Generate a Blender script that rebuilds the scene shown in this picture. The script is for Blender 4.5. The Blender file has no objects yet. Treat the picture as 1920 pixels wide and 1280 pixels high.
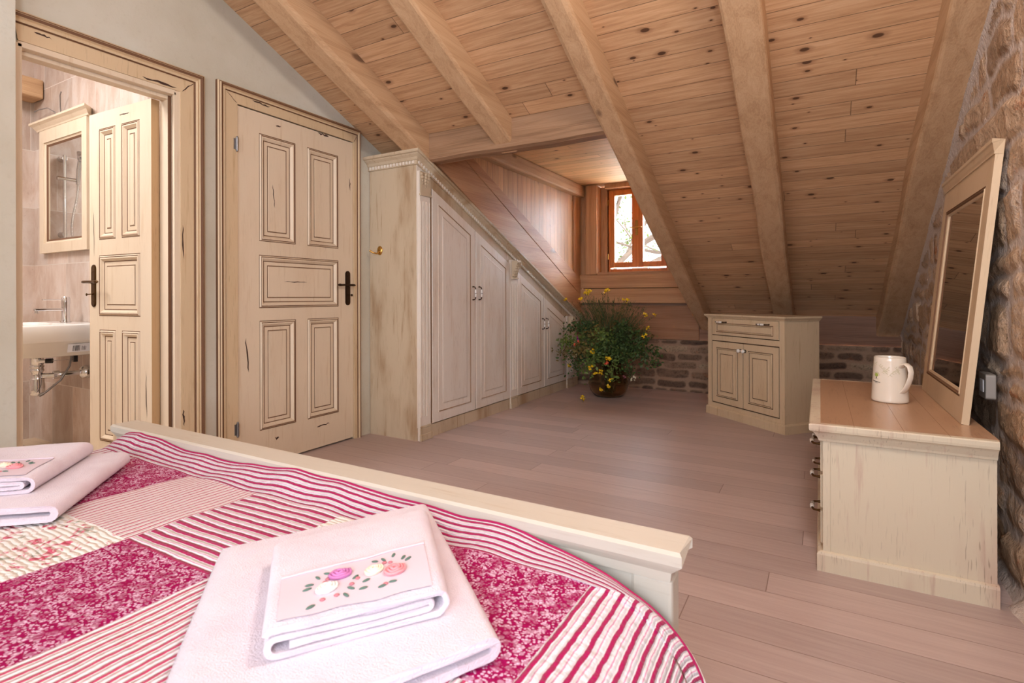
import bpy, bmesh, math, random
import numpy as np
from mathutils import Vector, Matrix, noise as mnoise
random.seed(7); np.random.seed(7)
sc = bpy.context.scene
COL = sc.collection
R = math.radians

# ------------------------------------------------------------------ camera, world, light, exposure
H = 0.97
cam_d = bpy.data.cameras.new('camera'); cam = bpy.data.objects.new('camera', cam_d); COL.objects.link(cam)
yaw, roll = R(29.71), R(-0.1575)
fw = Vector((-math.sin(yaw), math.cos(yaw), 0)); rt = Vector((math.cos(yaw), math.sin(yaw), 0)); up = Vector((0, 0, 1))
r2 = rt * math.cos(roll) + up * math.sin(roll); u2 = -rt * math.sin(roll) + up * math.cos(roll)
M = Matrix.Identity(4)
for i in range(3):
    M[i][0] = r2[i]; M[i][1] = u2[i]; M[i][2] = -fw[i]
M.translation = Vector((0, 0, H)); cam.matrix_world = M
cam_d.sensor_fit = 'HORIZONTAL'; cam_d.sensor_width = 36.0
cam_d.lens = 1012.5 / 1920 * 36.0
cam_d.shift_y = -(640 - 557.35) / 1920
cam_d.clip_start = 0.02
cam_d.dof.use_dof = True; cam_d.dof.focus_distance = 3.2; cam_d.dof.aperture_fstop = 9.0
sc.camera = cam

vs = sc.view_settings
sc.display_settings.display_device = 'sRGB'
vs.view_transform = 'Standard'; vs.look = 'None'; vs.gamma = 1.0; vs.exposure = 0.28; vs.use_curve_mapping = False

w = bpy.data.worlds.new('sky'); sc.world = w; w.use_nodes = True
bg = w.node_tree.nodes['Background']; bg.inputs[0].default_value = (0.90, 0.95, 1.0, 1); bg.inputs[1].default_value = 3.6

def lamp(name, kind, loc, power, col, size=0.3, size_y=None, rot=None, aim=None, spread=None):
    d = bpy.data.lights.new(name, kind); d.energy = power; d.color = col
    if kind == 'AREA':
        d.size = size
        if size_y: d.shape = 'RECTANGLE'; d.size_y = size_y
        if spread: d.spread = spread
    elif kind == 'POINT': d.shadow_soft_size = size
    elif kind == 'SUN': d.angle = size
    o = bpy.data.objects.new(name, d); COL.objects.link(o); o.location = loc
    if aim is not None: o.rotation_euler = (Vector(aim) - Vector(loc)).to_track_quat('-Z', 'Y').to_euler()
    elif rot: o.rotation_euler = rot
    return o
lamp('sun', 'SUN', (6, 4, 12), 5.0, (1, .95, .86), size=R(1), aim=(6 - 7, 4 + 1.5, 0))
# daylight entering through a side window in the stone wall and two windows behind the bed
lamp('side_window_daylight', 'AREA', (.40, -1.0, 1.35), 39, (.78, .88, 1.0), 0.8, 1.0, aim=(-1.3, 4.0, 1.25))
lamp('window_daylight', 'AREA', (-0.75, -3.38, 1.45), 24, (.76, .87, 1.0), 0.9, 1.1, aim=(-0.75, 0, 1.35))
lamp('window_daylight', 'AREA', (-2.05, -3.38, 1.45), 24, (.76, .87, 1.0), 0.9, 1.1, aim=(-2.05, 0, 1.35))
# fill lamp added above and behind the bed to even out the room light
lamp('overhead_fill', 'AREA', (-.5, -1.9, 2.7), 30, (.80, .89, 1.0), 1.0, 1.3, aim=(-.9, 4.0, .8))
# daylight of the small dormer window in the picture
lamp('dormer_daylight', 'AREA', (-1.1, 9.0, 3.75), 1500, (.78, .87, 1.0), 3.0, 1.5, aim=(-1.72, 5.8, 1.75))
# lamp added out of sight below the window to brighten the dormer ceiling
lamp('dormer_low_fill', 'AREA', (-1.7, 8.0, .35), 700, (1, .93, .82), 2.2, 1.2, aim=(-1.7, 5.5, 2.1))
lamp('dormer_side_daylight', 'AREA', (.3, 8.3, 2.3), 900, (.80, .88, 1.0), 2.0, 1.8, aim=(-1.9, 5.6, 1.75))
# bathroom ceiling light
lamp('bathroom_light', 'AREA', (-3.7, .35, 2.75), 44, (1, .98, 1.0), 0.8, 0.8, aim=(-3.75, .75, 0))
# warm ceiling lamp above the bed
lamp('ceiling_lamp', 'POINT', (.10, 1.0, 2.35), 50, (1, .93, .88), .15)

# ------------------------------------------------------------------ geometry helpers
class MB:
    def __init__(s): s.v = []; s.f = []; s.m = []; s.sm = []
    def face(s, pts, m=0, smooth=False):
        n = len(s.v); s.v += [tuple(p) for p in pts]; s.f.append(tuple(range(n, n + len(pts)))); s.m.append(m); s.sm.append(smooth)
    def mesh(s, verts, faces, m=0, smooth=False):
        n = len(s.v); s.v += [tuple(p) for p in verts]
        for f in faces:
            s.f.append(tuple(i + n for i in f)); s.m.append(m); s.sm.append(smooth)
    def box(s, lo, hi, m=0, fr=None):
        fr = fr or (lambda a, b, c: (a, b, c))
        c = [fr(x, y, z) for z in (lo[2], hi[2]) for y in (lo[1], hi[1]) for x in (lo[0], hi[0])]
        s.mesh(c, [(0, 2, 3, 1), (4, 5, 7, 6), (0, 1, 5, 4), (2, 6, 7, 3), (0, 4, 6, 2), (1, 3, 7, 5)], m)
    def prism(s, poly, fr, d0, d1, m=0):
        k = len(poly)
        v = [fr(a, b, d0) for a, b in poly] + [fr(a, b, d1) for a, b in poly]
        s.mesh(v, [tuple(range(k - 1, -1, -1)), tuple(range(k, 2 * k))] + [(i, (i + 1) % k, k + (i + 1) % k, k + i) for i in range(k)], m)
    def rings(s, poly, fr, spec, m0=0, fill=None):
        """spec: (inset, depth, material of the band that leads to it)"""
        prev = [fr(a, b, 0) for a, b in poly]
        lastm = m0
        for ins, dep, m in spec:
            q = inset(poly, ins) if ins > 0 else poly
            cur = [fr(a, b, dep) for a, b in q]; k = len(cur)
            s.mesh(prev + cur, [(i, (i + 1) % k, k + (i + 1) % k, k + i) for i in range(k)], m)
            prev = cur; lastm = m
        s.face(prev, m0 if fill is None else fill)
    def tube(s, pts, r, n=8, m=0, cap=True):
        pts = [Vector(p) for p in pts]; k = len(pts)
        rs = r if isinstance(r, (list, tuple)) else [r] * k
        rings_ = []; ref = None
        for i, p in enumerate(pts):
            t = (pts[min(i + 1, k - 1)] - pts[max(i - 1, 0)])
            t = t.normalized() if t.length > 1e-9 else Vector((0, 0, 1))
            if ref is None:
                ref = Vector((1, 0, 0)) if abs(t.x) < .8 else Vector((0, 1, 0))
            a = (ref - t * ref.dot(t)).normalized(); ref = a; b = t.cross(a)
            rings_.append([p + (a * math.cos(2 * math.pi * j / n) + b * math.sin(2 * math.pi * j / n)) * rs[i] for j in range(n)])
        v = [q for rg in rings_ for q in rg]
        f = [(i * n + j, i * n + (j + 1) % n, (i + 1) * n + (j + 1) % n, (i + 1) * n + j) for i in range(k - 1) for j in range(n)]
        s.mesh(v, f, m, True)
        if cap:
            s.face(rings_[0][::-1], m); s.face(rings_[-1], m)
    def lathe(s, prof, fr, n=24, m=0, cap=(False, False)):
        k = len(prof)
        v = [fr(r * math.cos(2 * math.pi * j / n), r * math.sin(2 * math.pi * j / n), z) for r, z in prof for j in range(n)]
        f = [(i * n + j, i * n + (j + 1) % n, (i + 1) * n + (j + 1) % n, (i + 1) * n + j) for i in range(k - 1) for j in range(n)]
        s.mesh(v, f, m, True)
        if cap[0]: s.face(v[:n][::-1], m)
        if cap[1]: s.face(v[-n:], m)
    def ball(s, c, r, m=0, n=10, k=6, fr=None):
        rx, ry, rz = r if isinstance(r, (list, tuple)) else (r, r, r)
        fr = fr or (lambda a, b, d: (a, b, d))
        v = []
        for i in range(k + 1):
            th = math.pi * i / k
            for j in range(n):
                ph = 2 * math.pi * j / n
                v.append(fr(c[0] + rx * math.sin(th) * math.cos(ph), c[1] + ry * math.sin(th) * math.sin(ph), c[2] - rz * math.cos(th)))
        s.mesh(v, [(i * n + j, i * n + (j + 1) % n, (i + 1) * n + (j + 1) % n, (i + 1) * n + j) for i in range(k) for j in range(n)], m, True)
    def sections(s, secs, m=0, cap=True, closed=True, smooth=False):
        k = len(secs[0]); v = [p for q in secs for p in q]
        f = [(i * k + j, i * k + (j + 1) % k, (i + 1) * k + (j + 1) % k, (i + 1) * k + j) for i in range(len(secs) - 1) for j in range(k if closed else k - 1)]
        s.mesh(v, f, m, smooth)
        if cap: s.face(secs[0][::-1], m); s.face(secs[-1], m)
    def build(s, name, mats, parent=None, off=None, bevel=0, uv=None, merge=False):
        me = bpy.data.meshes.new(name)
        o_ = Vector(off) if off is not None else (parent.get('_o') and Vector(parent['_o']) or Vector((0, 0, 0))) if parent else Vector((0, 0, 0))
        me.from_pydata([(a - o_.x, b - o_.y, c - o_.z) for a, b, c in s.v], [], s.f)
        mats = mats if isinstance(mats, (list, tuple)) else [mats]
        for mt in mats: me.materials.append(mt)
        me.polygons.foreach_set('material_index', s.m); me.polygons.foreach_set('use_smooth', s.sm)
        if uv:
            l = me.uv_layers.new(name='UVMap')
            for lp in me.loops: l.data[lp.index].uv = uv[lp.vertex_index]
        bm = bmesh.new(); bm.from_mesh(me)
        if merge: bmesh.ops.remove_doubles(bm, verts=bm.verts, dist=1e-5)
        bmesh.ops.recalc_face_normals(bm, faces=bm.faces) if merge else None
        bm.to_mesh(me); bm.free()
        me.update()
        o = bpy.data.objects.new(name, me); COL.objects.link(o)
        if parent: o.parent = parent
        if off is not None and not parent: o.location = o_
        if bevel:
            bv = o.modifiers.new('edge', 'BEVEL'); bv.width = bevel; bv.segments = 2; bv.limit_method = 'ANGLE'; bv.angle_limit = R(35)
        if parent is not None and '_o' in parent: o['_o'] = list(parent['_o'])
        return o

def inset(poly, d):
    """inset a convex counter-clockwise polygon"""
    k = len(poly); L = []
    for i in range(k):
        (x0, y0), (x1, y1) = poly[i], poly[(i + 1) % k]
        dx, dy = x1 - x0, y1 - y0; l = math.hypot(dx, dy); nx, ny = -dy / l, dx / l
        L.append((nx, ny, nx * x0 + ny * y0 + d))
    out = []
    for i in range(k):
        a, b = L[i - 1], L[i]; det = a[0] * b[1] - a[1] * b[0]
        out.append(((a[2] * b[1] - a[1] * b[2]) / det, (a[0] * b[2] - a[2] * b[0]) / det))
    return out
def rect(x0, y0, x1, y1): return [(x0, y0), (x1, y0), (x1, y1), (x0, y1)]
def frame(o, u, v, n):
    o, u, v, n = Vector(o), Vector(u), Vector(v), Vector(n)
    return lambda a, b, c: tuple(o + u * a + v * b + n * c)

def root(name, loc, label, cat, group=None, kind=None, rotz=0, local=False):
    o = bpy.data.objects.new(name, None); COL.objects.link(o); o.location = loc
    o.rotation_euler = (0, 0, rotz); o.empty_display_size = .1
    tag(o, label, cat, group, kind)
    if not local: o['_o'] = list(loc)
    return o
def tag(o, label=None, cat=None, group=None, kind=None):
    if label: o['label'] = label
    if cat: o['category'] = cat
    if group: o['group'] = group
    if kind: o['kind'] = kind
    return o

# ------------------------------------------------------------------ material helpers
def lin(c): return tuple(((x / 255) / 12.92 if x / 255 <= .04045 else ((x / 255 + .055) / 1.055) ** 2.4) for x in c) + (1,)
class NT:
    def __init__(s, name, rough=.5, spec=.3):
        s.mat = bpy.data.materials.new(name); s.mat.use_nodes = True; s.t = s.mat.node_tree
        s.b = s.t.nodes['Principled BSDF']; s.b.inputs['Roughness'].default_value = rough
        s.b.inputs['Specular IOR Level'].default_value = spec
    def n(s, typ, **kw):
        x = s.t.nodes.new(typ)
        for k, v in kw.items(): setattr(x, k, v)
        return x
    def put(s, sock, val):
        if val is None: return
        if hasattr(val, 'is_output') or isinstance(val, bpy.types.NodeSocket): s.t.links.new(val, sock)
        elif isinstance(val, (tuple, list)) and len(val) == 3 and sock.type == 'RGBA': sock.default_value = tuple(val) + (1,)
        else: sock.default_value = val
    def math(s, op, a, b=None, c=None, clamp=False):
        x = s.n('ShaderNodeMath', operation=op, use_clamp=clamp)
        for i, q in enumerate((a, b, c)): s.put(x.inputs[i], q)
        return x.outputs[0]
    def coord(s, kind='Object'): return s.n('ShaderNodeTexCoord').outputs[kind]
    def sep(s, v):
        x = s.n('ShaderNodeSeparateXYZ'); s.put(x.inputs[0], v); return x.outputs
    def comb(s, x, y, z):
        c = s.n('ShaderNodeCombineXYZ')
        for i, q in enumerate((x, y, z)): s.put(c.inputs[i], q)
        return c.outputs[0]
    def noise(s, vec, scale=5, detail=3, rough=.55, dist=0):
        x = s.n('ShaderNodeTexNoise'); s.put(x.inputs['Vector'], vec); x.inputs['Scale'].default_value = scale
        x.inputs['Detail'].default_value = detail; x.inputs['Roughness'].default_value = rough; x.inputs['Distortion'].default_value = dist
        return x.outputs['Fac']
    def white(s, vec, dim='3D'):
        x = s.n('ShaderNodeTexWhiteNoise', noise_dimensions=dim); s.put(x.inputs['Vector'] if dim != '1D' else x.inputs['W'], vec); return x.outputs
    def voro(s, vec, scale=5, feature='F1', rand=1.0, dims='3D'):
        x = s.n('ShaderNodeTexVoronoi', feature=feature, voronoi_dimensions=dims); s.put(x.inputs['Vector'], vec); x.inputs['Scale'].default_value = scale
        x.inputs['Randomness'].default_value = rand; return x.outputs
    def ramp(s, fac, stops, interp='LINEAR'):
        x = s.n('ShaderNodeValToRGB'); s.put(x.inputs[0], fac); e = x.color_ramp; e.interpolation = interp
        while len(e.elements) < len(stops): e.elements.new(.5)
        for q, (p, c) in zip(e.elements, stops):
            q.position = p; q.color = c if len(c) == 4 else lin(c)
        return x.outputs[0]
    def mix(s, fac, a, b, mode='MIX'):
        x = s.n('ShaderNodeMix', data_type='RGBA', blend_type=mode); x.clamp_factor = True
        s.put(x.inputs[0], fac); s.put(x.inputs[6], a); s.put(x.inputs[7], b); return x.outputs[2]
    def step(s, v, lo, hi):
        x = s.n('ShaderNodeMapRange', interpolation_type='SMOOTHSTEP'); s.put(x.inputs[0], v); x.inputs[1].default_value = lo; x.inputs[2].default_value = hi
        return x.outputs[0]
    def bump(s, h, strength=.3, dist=.01):
        x = s.n('ShaderNodeBump'); s.put(x.inputs['Height'], h); x.inputs['Strength'].default_value = strength; x.inputs['Distance'].default_value = dist
        s.t.links.new(x.outputs[0], s.b.inputs['Normal'])
    def color(s, c): s.put(s.b.inputs['Base Color'], c if not (isinstance(c, tuple) and len(c) == 3) else lin(c))

def plain(name, rgb, rough=.5, metal=0, spec=.4, **kw):
    m = NT(name, rough, spec); m.color(rgb); m.b.inputs['Metallic'].default_value = metal
    for k, v in kw.items(): m.b.inputs[k].default_value = v
    return m.mat

def boards(name, along, across, width, cols, gap=.02, joint=2.2, knots=.5, rough=.55, off=0.0, slope=1.0, bump=.4, gapcol=None, spec=.3, third=None, figure=1.0):
    """planed boards: axes are 0,1,2 of the object coordinates"""
    m = NT(name, rough, spec); P = m.sep(m.coord())
    a = P[along]; c = m.math('MULTIPLY', m.math('SUBTRACT', P[across], off), slope / width)
    idx = m.math('FLOOR', c); fr = m.math('FRACT', c)
    rnd = m.white(idx, '1D')
    j = m.math('ADD', m.math('DIVIDE', a, joint), m.math('MULTIPLY', rnd[0], 7.3))
    jid = m.math('FLOOR', j); jf = m.math('FRACT', j)
    tone = m.white(m.comb(idx, jid, 3.3))[0]
    seed = m.math('MULTIPLY', m.math('ADD', idx, m.math('MULTIPLY', jid, 5.17)), 3.71)
    gv = m.comb(m.math('MULTIPLY', a, 1.3), m.math('MULTIPLY', c, 26 * width), seed)
    g = m.noise(gv, 2.6, 4, .6, .7 * figure)
    fine = m.noise(m.comb(m.math('MULTIPLY', a, 5), m.math('MULTIPLY', c, 260 * width), seed), 3, 2, .6)
    col = m.ramp(m.math('ADD', m.math('MULTIPLY', g, .75), m.math('MULTIPLY', fine, .25)), [(.25, cols[0]), (.5, cols[1]), (.75, cols[2])])
    tn = m.math('MULTIPLY_ADD', tone, .22, .87)
    col = m.mix(1.0, col, m.comb(tn, tn, tn), 'MULTIPLY')
    if knots:
        v = m.voro(m.comb(m.math('ADD', m.math('MULTIPLY', a, .62), m.math('MULTIPLY', seed, 3.3)), m.math('MULTIPLY', c, width * 1.15), 0), 11, dims='2D')
        vc = m.sep(v['Color']); gate = m.step(vc[0], 1 - knots * .34, 1 - knots * .34 + .01)
        rel = m.math('DIVIDE', m.math('ADD', v['Distance'], m.math('MULTIPLY', m.math('SUBTRACT', fine, .5), .05)), m.math('MULTIPLY_ADD', m.math('MULTIPLY', vc[1], vc[1]), .16, .035))
        k = m.math('MULTIPLY', m.math('SUBTRACT', 1, m.step(rel, .6, 1.0)), gate)
        ring = m.math('MULTIPLY', m.math('SUBTRACT', 1, m.step(rel, .9, 2.2)), gate)
        col = m.mix(m.math('MULTIPLY', ring, .38), col, lin((122, 72, 40))); col = m.mix(m.math('MULTIPLY', k, .85), col, lin((62, 34, 22)))
    e = m.math('MINIMUM', fr, m.math('SUBTRACT', 1, fr))
    gp = m.math('SUBTRACT', 1, m.step(e, gap * .35, gap))
    je = m.math('MULTIPLY', m.math('MINIMUM', jf, m.math('SUBTRACT', 1, jf)), joint)
    gp = m.math('MAXIMUM', gp, m.math('SUBTRACT', 1, m.step(je, .0008, .0022)))
    col = m.mix(m.math('MULTIPLY', gp, .75), col, lin(gapcol or tuple(x * .45 for x in cols[0])))
    m.color(col)
    hgt = m.math('SUBTRACT', m.math('MULTIPLY', fine, .12), gp)
    m.bump(hgt, bump, .004)
    m.put(m.b.inputs['Roughness'], m.math('MULTIPLY_ADD', g, .2, rough - .1))
    return m.mat

def beamwood(name, axis, cols, rough=.6, scale=1.0, knots=.25):
    m = NT(name, rough, .25); P = list(m.sep(m.coord()))
    a = m.math('MULTIPLY', P.pop(axis), .38 * scale)
    v = m.comb(a, m.math('MULTIPLY', P[0], 9 * scale), m.math('MULTIPLY', P[1], 9 * scale))
    g = m.noise(v, 2.2, 3, .5, .5)
    rings = m.math('FRACT', m.math('MULTIPLY', g, 9))
    rg = m.math('ABSOLUTE', m.math('SUBTRACT', rings, .5))
    fine = m.noise(m.comb(m.math('MULTIPLY', a, 5), m.math('MULTIPLY', P[0], 150), m.math('MULTIPLY', P[1], 150)), 1.5, 2)
    f = m.math('ADD', m.math('ADD', m.math('MULTIPLY', g, .5), m.math('MULTIPLY', rg, .16)), m.math('MULTIPLY', fine, .30))
    col = m.ramp(f, [(.26, cols[0]), (.45, cols[1]), (.66, cols[2])])
    vv = m.voro(m.comb(m.math('MULTIPLY', a, .9), P[0], P[1]), 5)
    gate = m.step(m.sep(vv['Color'])[0], 1 - knots, 1 - knots + .02)
    k = m.math('MULTIPLY', m.math('SUBTRACT', 1, m.step(vv['Distance'], .06, .13)), gate)
    col = m.mix(m.math('MULTIPLY', k, .75), col, lin((84, 52, 36)))
    m.color(col); m.bump(m.math('ADD', m.math('MULTIPLY', rg, .4), fine), .25, .004)
    return m.mat

def painted(name, base, dark, worn, grain=2, rough=.45, fleck=.5, patch=.5, spec=.35):
    """cream paint rubbed thin over brown timber"""
    m = NT(name, rough, spec); P = list(m.sep(m.coord())); a = P.pop(grain)
    st = m.noise(m.comb(m.math('MULTIPLY', a, 2.2), m.math('MULTIPLY', P[0], 30), m.math('MULTIPLY', P[1], 30)), 1.5, 4, .6)
    fl = m.noise(m.comb(m.math('MULTIPLY', a, 9), m.math('MULTIPLY', P[0], 130), m.math('MULTIPLY', P[1], 130)), 1.5, 2, .5)
    pt = m.noise(m.comb(m.math('MULTIPLY', a, .8), m.math('MULTIPLY', P[0], 3), m.math('MULTIPLY', P[1], 3)), 1.6, 3, .6)
    col = m.ramp(st, [(.22, worn), (.42, base), (.75, base)])
    col = m.mix(m.math('MULTIPLY', m.step(pt, .46, .72), patch), col, lin(worn))
    col = m.mix(m.math('MULTIPLY', m.math('MULTIPLY', m.step(fl, .60, .70), m.step(pt, .35, .6)), fleck), col, lin(dark))
    m.color(col); m.bump(m.math('ADD', st, m.math('MULTIPLY', fl, .4)), .12, .003)
    return m.mat

# ------------------------------------------------------------------ materials
PINE = [(164, 119, 82), (201, 158, 118), (220, 183, 145)]
M_roof = boards('pine_roof_boards', 0, 1, .105, PINE, gap=.02, joint=3.1, knots=.8, slope=1.1, off=.02)
M_roof_flat = boards('pine_dormer_boards', 0, 1, .095, [(196, 146, 98), (224, 178, 128), (234, 196, 150)], gap=.03, joint=3.1, knots=.25)
M_cheek = boards('pine_cheek_boards', 2, 1, .085, [(176, 126, 84), (206, 158, 112), (222, 178, 132)], gap=.03, joint=5, knots=.25, rough=.4, spec=.45)
M_rafter = beamwood('rafter_timber', 1, [(172, 134, 98), (197, 160, 123), (209, 174, 138)])
M_header = beamwood('header_timber', 0, [(116, 86, 62), (156, 121, 92), (176, 142, 114)])
M_timberx = beamwood('wall_timber_along', 0, [(160, 114, 78), (190, 144, 104), (204, 160, 120)], scale=.8)
M_timberz = beamwood('wall_timber_upright', 2, [(160, 112, 74), (192, 144, 102), (206, 162, 120)], scale=.8)
M_floor = boards('oak_floor_boards', 0, 1, .1455, [(175, 152, 145), (188, 166, 159), (199, 179, 172)], gap=.012, joint=1.9, knots=.0, rough=.42, off=1.81, bump=.25, gapcol=(120, 92, 80), spec=.4, figure=.5)
M_win = beamwood('window_larch', 2, [(176, 96, 40), (204, 120, 56), (218, 138, 72)], rough=.35)
CREAM = dict(base=(222, 203, 177), dark=(128, 94, 68), worn=(207, 182, 150))
M_cream = painted('cream_door_paint', grain=2, fleck=.12, patch=.35, **CREAM)
M_case = painted('casing_paint', (210, 185, 150), (112, 80, 56), (188, 158, 120), grain=2, fleck=.3, patch=.5)
M_glaze = plain('brown_glaze_lines', (112, 78, 54), .6)
M_crack = plain('dark_wear_gouges', (66, 42, 32), .8)
M_ward = painted('wardrobe_paint', (200, 181, 154), (120, 90, 62), (162, 130, 96), grain=2, fleck=.35, patch=.9)
M_wardf = painted('wardrobe_front_paint', (230, 220, 208), (144, 116, 92), (210, 188, 166), grain=2, fleck=.3, patch=.45, rough=.32, spec=.5)
M_wglaze = plain('wardrobe_glaze_lines', (146, 114, 84), .55)
M_cab = painted('cabinet_paint', (206, 182, 150), (104, 76, 52), (184, 154, 118), grain=2, fleck=.3, patch=.45)
M_cabline = plain('cabinet_lines_gap_shade', (84, 60, 42), .7)
M_dress = painted('dresser_paint', (212, 198, 174), (112, 86, 64), (190, 160, 142), grain=2, fleck=.5, patch=.8, rough=.5)
M_dresstop = painted('dresser_top_paint', (190, 152, 120), (124, 88, 62), (168, 128, 98), grain=1, fleck=.4, patch=.8, rough=.3, spec=.5)
M_mframe = painted('mirror_frame_paint', (206, 180, 148), (140, 104, 74), (190, 158, 122), grain=2, fleck=.3, patch=.4)
M_bed = painted('bed_paint', (203, 194, 180), (150, 120, 90), (190, 174, 154), grain=0, fleck=.15, patch=.4, rough=.4)
M_brass = plain('aged_brass', (96, 72, 46), .35, 1.0)
M_iron = plain('antique_bronze', (62, 46, 34), .42, .9)
M_gold = plain('polished_brass', (206, 160, 84), .22, 1.0)
M_chrome = plain('chrome', (225, 226, 230), .08, 1.0)
M_steel = plain('hinge_steel', (150, 150, 152), .35, 1.0)
M_ceramic = plain('white_ceramic', (238, 234, 228), .12, 0, .6)
M_black = plain('black_plastic', (28, 28, 32), .4)
M_mirror = plain('mirror_glass', (222, 222, 220), .015, 1.0)
M_porc = plain('cream_porcelain', (232, 220, 204), .14, 0, .55, **{'Coat Weight': .5})

m = NT('window_pane', .02, .5); m.b.inputs['Transmission Weight'].default_value = 1; m.b.inputs['IOR'].default_value = 1.02; m.color((250, 252, 252)); M_pane = m.mat
m = NT('vase_glass', .05, .5); m.b.inputs['Transmission Weight'].default_value = 1; m.b.inputs['IOR'].default_value = 1.12; m.color((222, 216, 200)); M_vase = m.mat

m = NT('lime_plaster', .85, .1); c = m.coord()
n1 = m.noise(c, 1.3, 4, .6); n2 = m.noise(c, 38, 3, .7)
col = m.ramp(n1, [(.3, (188, 180, 160)), (.55, (202, 196, 180)), (.75, (208, 206, 194))])
m.color(m.mix(m.math('MULTIPLY', m.step(n2, .5, .8), .25), col, lin((176, 166, 146)))); m.bump(m.math('ADD', n1, m.math('MULTIPLY', n2, .5)), .3, .006); M_plaster = m.mat

m = NT('travertine_tiles', .35, .4); P = m.sep(m.coord())
hx = m.math('ADD', P[0], P[1])
row = m.math('FLOOR', m.math('DIVIDE', P[2], .4)); hof = m.math('ADD', m.math('DIVIDE', hx, .3), m.math('MULTIPLY', m.white(row, '1D')[0], 1.0))
cx = m.math('FLOOR', hof); fx = m.math('FRACT', hof); fz = m.math('FRACT', m.math('DIVIDE', P[2], .4))
tl = m.white(m.comb(row, cx, 1.7))
vein = m.noise(m.comb(m.math('MULTIPLY', hx, 8), m.math('MULTIPLY', P[2], 3.0), m.math('MULTIPLY', tl[0], 40)), 1.2, 5, .65, .6)
spk = m.noise(m.coord(), 60, 3, .7)
col = m.ramp(vein, [(.2, (178, 150, 132)), (.45, (200, 178, 162)), (.62, (212, 196, 184)), (.85, (204, 196, 190))])
tn = m.math('MULTIPLY_ADD', tl[0], .34, .74); col = m.mix(1, col, m.comb(tn, tn, tn), 'MULTIPLY')
col = m.mix(m.math('MULTIPLY', m.step(spk, .58, .75), .25), col, lin((128, 100, 84)))
ed = m.math('MINIMUM', m.math('MULTIPLY', m.math('MINIMUM', fx, m.math('SUBTRACT', 1, fx)), .3), m.math('MULTIPLY', m.math('MINIMUM', fz, m.math('SUBTRACT', 1, fz)), .4))
gr = m.math('SUBTRACT', 1, m.step(ed, .0012, .003)); m.color(m.mix(gr, col, lin((212, 202, 192)))); m.bump(m.math('SUBTRACT', vein, gr), .15, .003); M_tile = m.mat
M_tilefloor = boards('bathroom_floor_tiles', 0, 1, .3, [(186, 158, 128), (206, 182, 152), (214, 194, 166)], gap=.01, joint=.6, knots=0, rough=.35)

def stone(name, mortar, tones, rust=.25):
    m = NT(name, .9, .1)
    at = m.n('ShaderNodeAttribute', attribute_name='stone'); s_ = m.sep(at.outputs['Color'])
    c = m.coord(); n1 = m.noise(c, 9, 5, .65, .6); n2 = m.noise(c, 55, 4, .7); n3 = m.noise(c, 3.2, 3, .6)
    f = m.math('ADD', m.math('MULTIPLY', s_[1], .6), m.math('MULTIPLY', n1, .4))
    col = m.ramp(f, [(.12, tones[0]), (.35, tones[1]), (.6, tones[2]), (.85, tones[3])])
    col = m.mix(m.math('MULTIPLY', m.math('MULTIPLY', m.step(n1, .56, .68), m.step(s_[2], .55, .8)), rust), col, lin((168, 92, 48)))
    col = m.mix(m.math('MULTIPLY', m.step(n2, .48, .66), .5), col, lin(tuple(x * .60 for x in tones[1])))
    mo = m.mix(m.math('MULTIPLY', n2, .5), lin(mortar), lin(tuple(x * .82 for x in mortar)))
    smear = m.math('MULTIPLY', m.step(n3, .52, .66), .45)
    k = m.math('MAXIMUM', s_[0], m.math('MULTIPLY', smear, m.step(n2, .35, .6)))
    m.color(m.mix(k, col, mo)); m.bump(m.math('ADD', n1, m.math('MULTIPLY', n2, .8)), .9, .018)
    return m.mat
M_stone = stone('rubble_stone', (212, 194, 182), [(146, 118, 96), (182, 152, 124), (204, 174, 146), (220, 197, 172)], .7)
M_stone2 = stone('coursed_stone', (178, 146, 122), [(82, 64, 54), (110, 88, 74), (146, 118, 98), (190, 166, 138)], .4)

# ------------------------------------------------------------------ room dimensions
XW, YK = -2.802, 5.675
ZR, SL = 3.387, -.456
def roofz(y): return ZR + SL * y
def xr(y): return .512 + .018 * y          # face of the right hand wall
DX0, DX1 = -2.364, -1.02                   # dormer cheeks
FRL = lambda x: frame((x, 0, 0), (0, 1, 0), (0, 0, 1), (1, 0, 0))     # faces +x: (y, z, out)
FRF = lambda y: frame((0, y, 0), (1, 0, 0), (0, 0, 1), (0, -1, 0))    # faces -y: (x, z, out)
RIDGE = -.4
def roof2(y): return roofz(RIDGE) + .456 * (y - RIDGE)
S = dict(kind='structure')

# floor
b = MB(); b.face([(XW - .14, -3.6, 0), (.9, -3.6, 0), (.9, 5.9, 0), (XW - .14, 5.9, 0)]); b.box((XW - .14, -3.6, -.12), (.9, 5.9, -.002))
tag(b.build('floor', M_floor), 'pinkish oak floor of wide boards running across the attic room', 'floor', **S)
b = MB(); b.box((-4.9, -.7, -.12), (XW - .14, 1.75, 0))
tag(b.build('floor_bathroom', M_tilefloor), 'beige tiled floor of the bathroom behind the open door', 'floor', **S)

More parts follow.
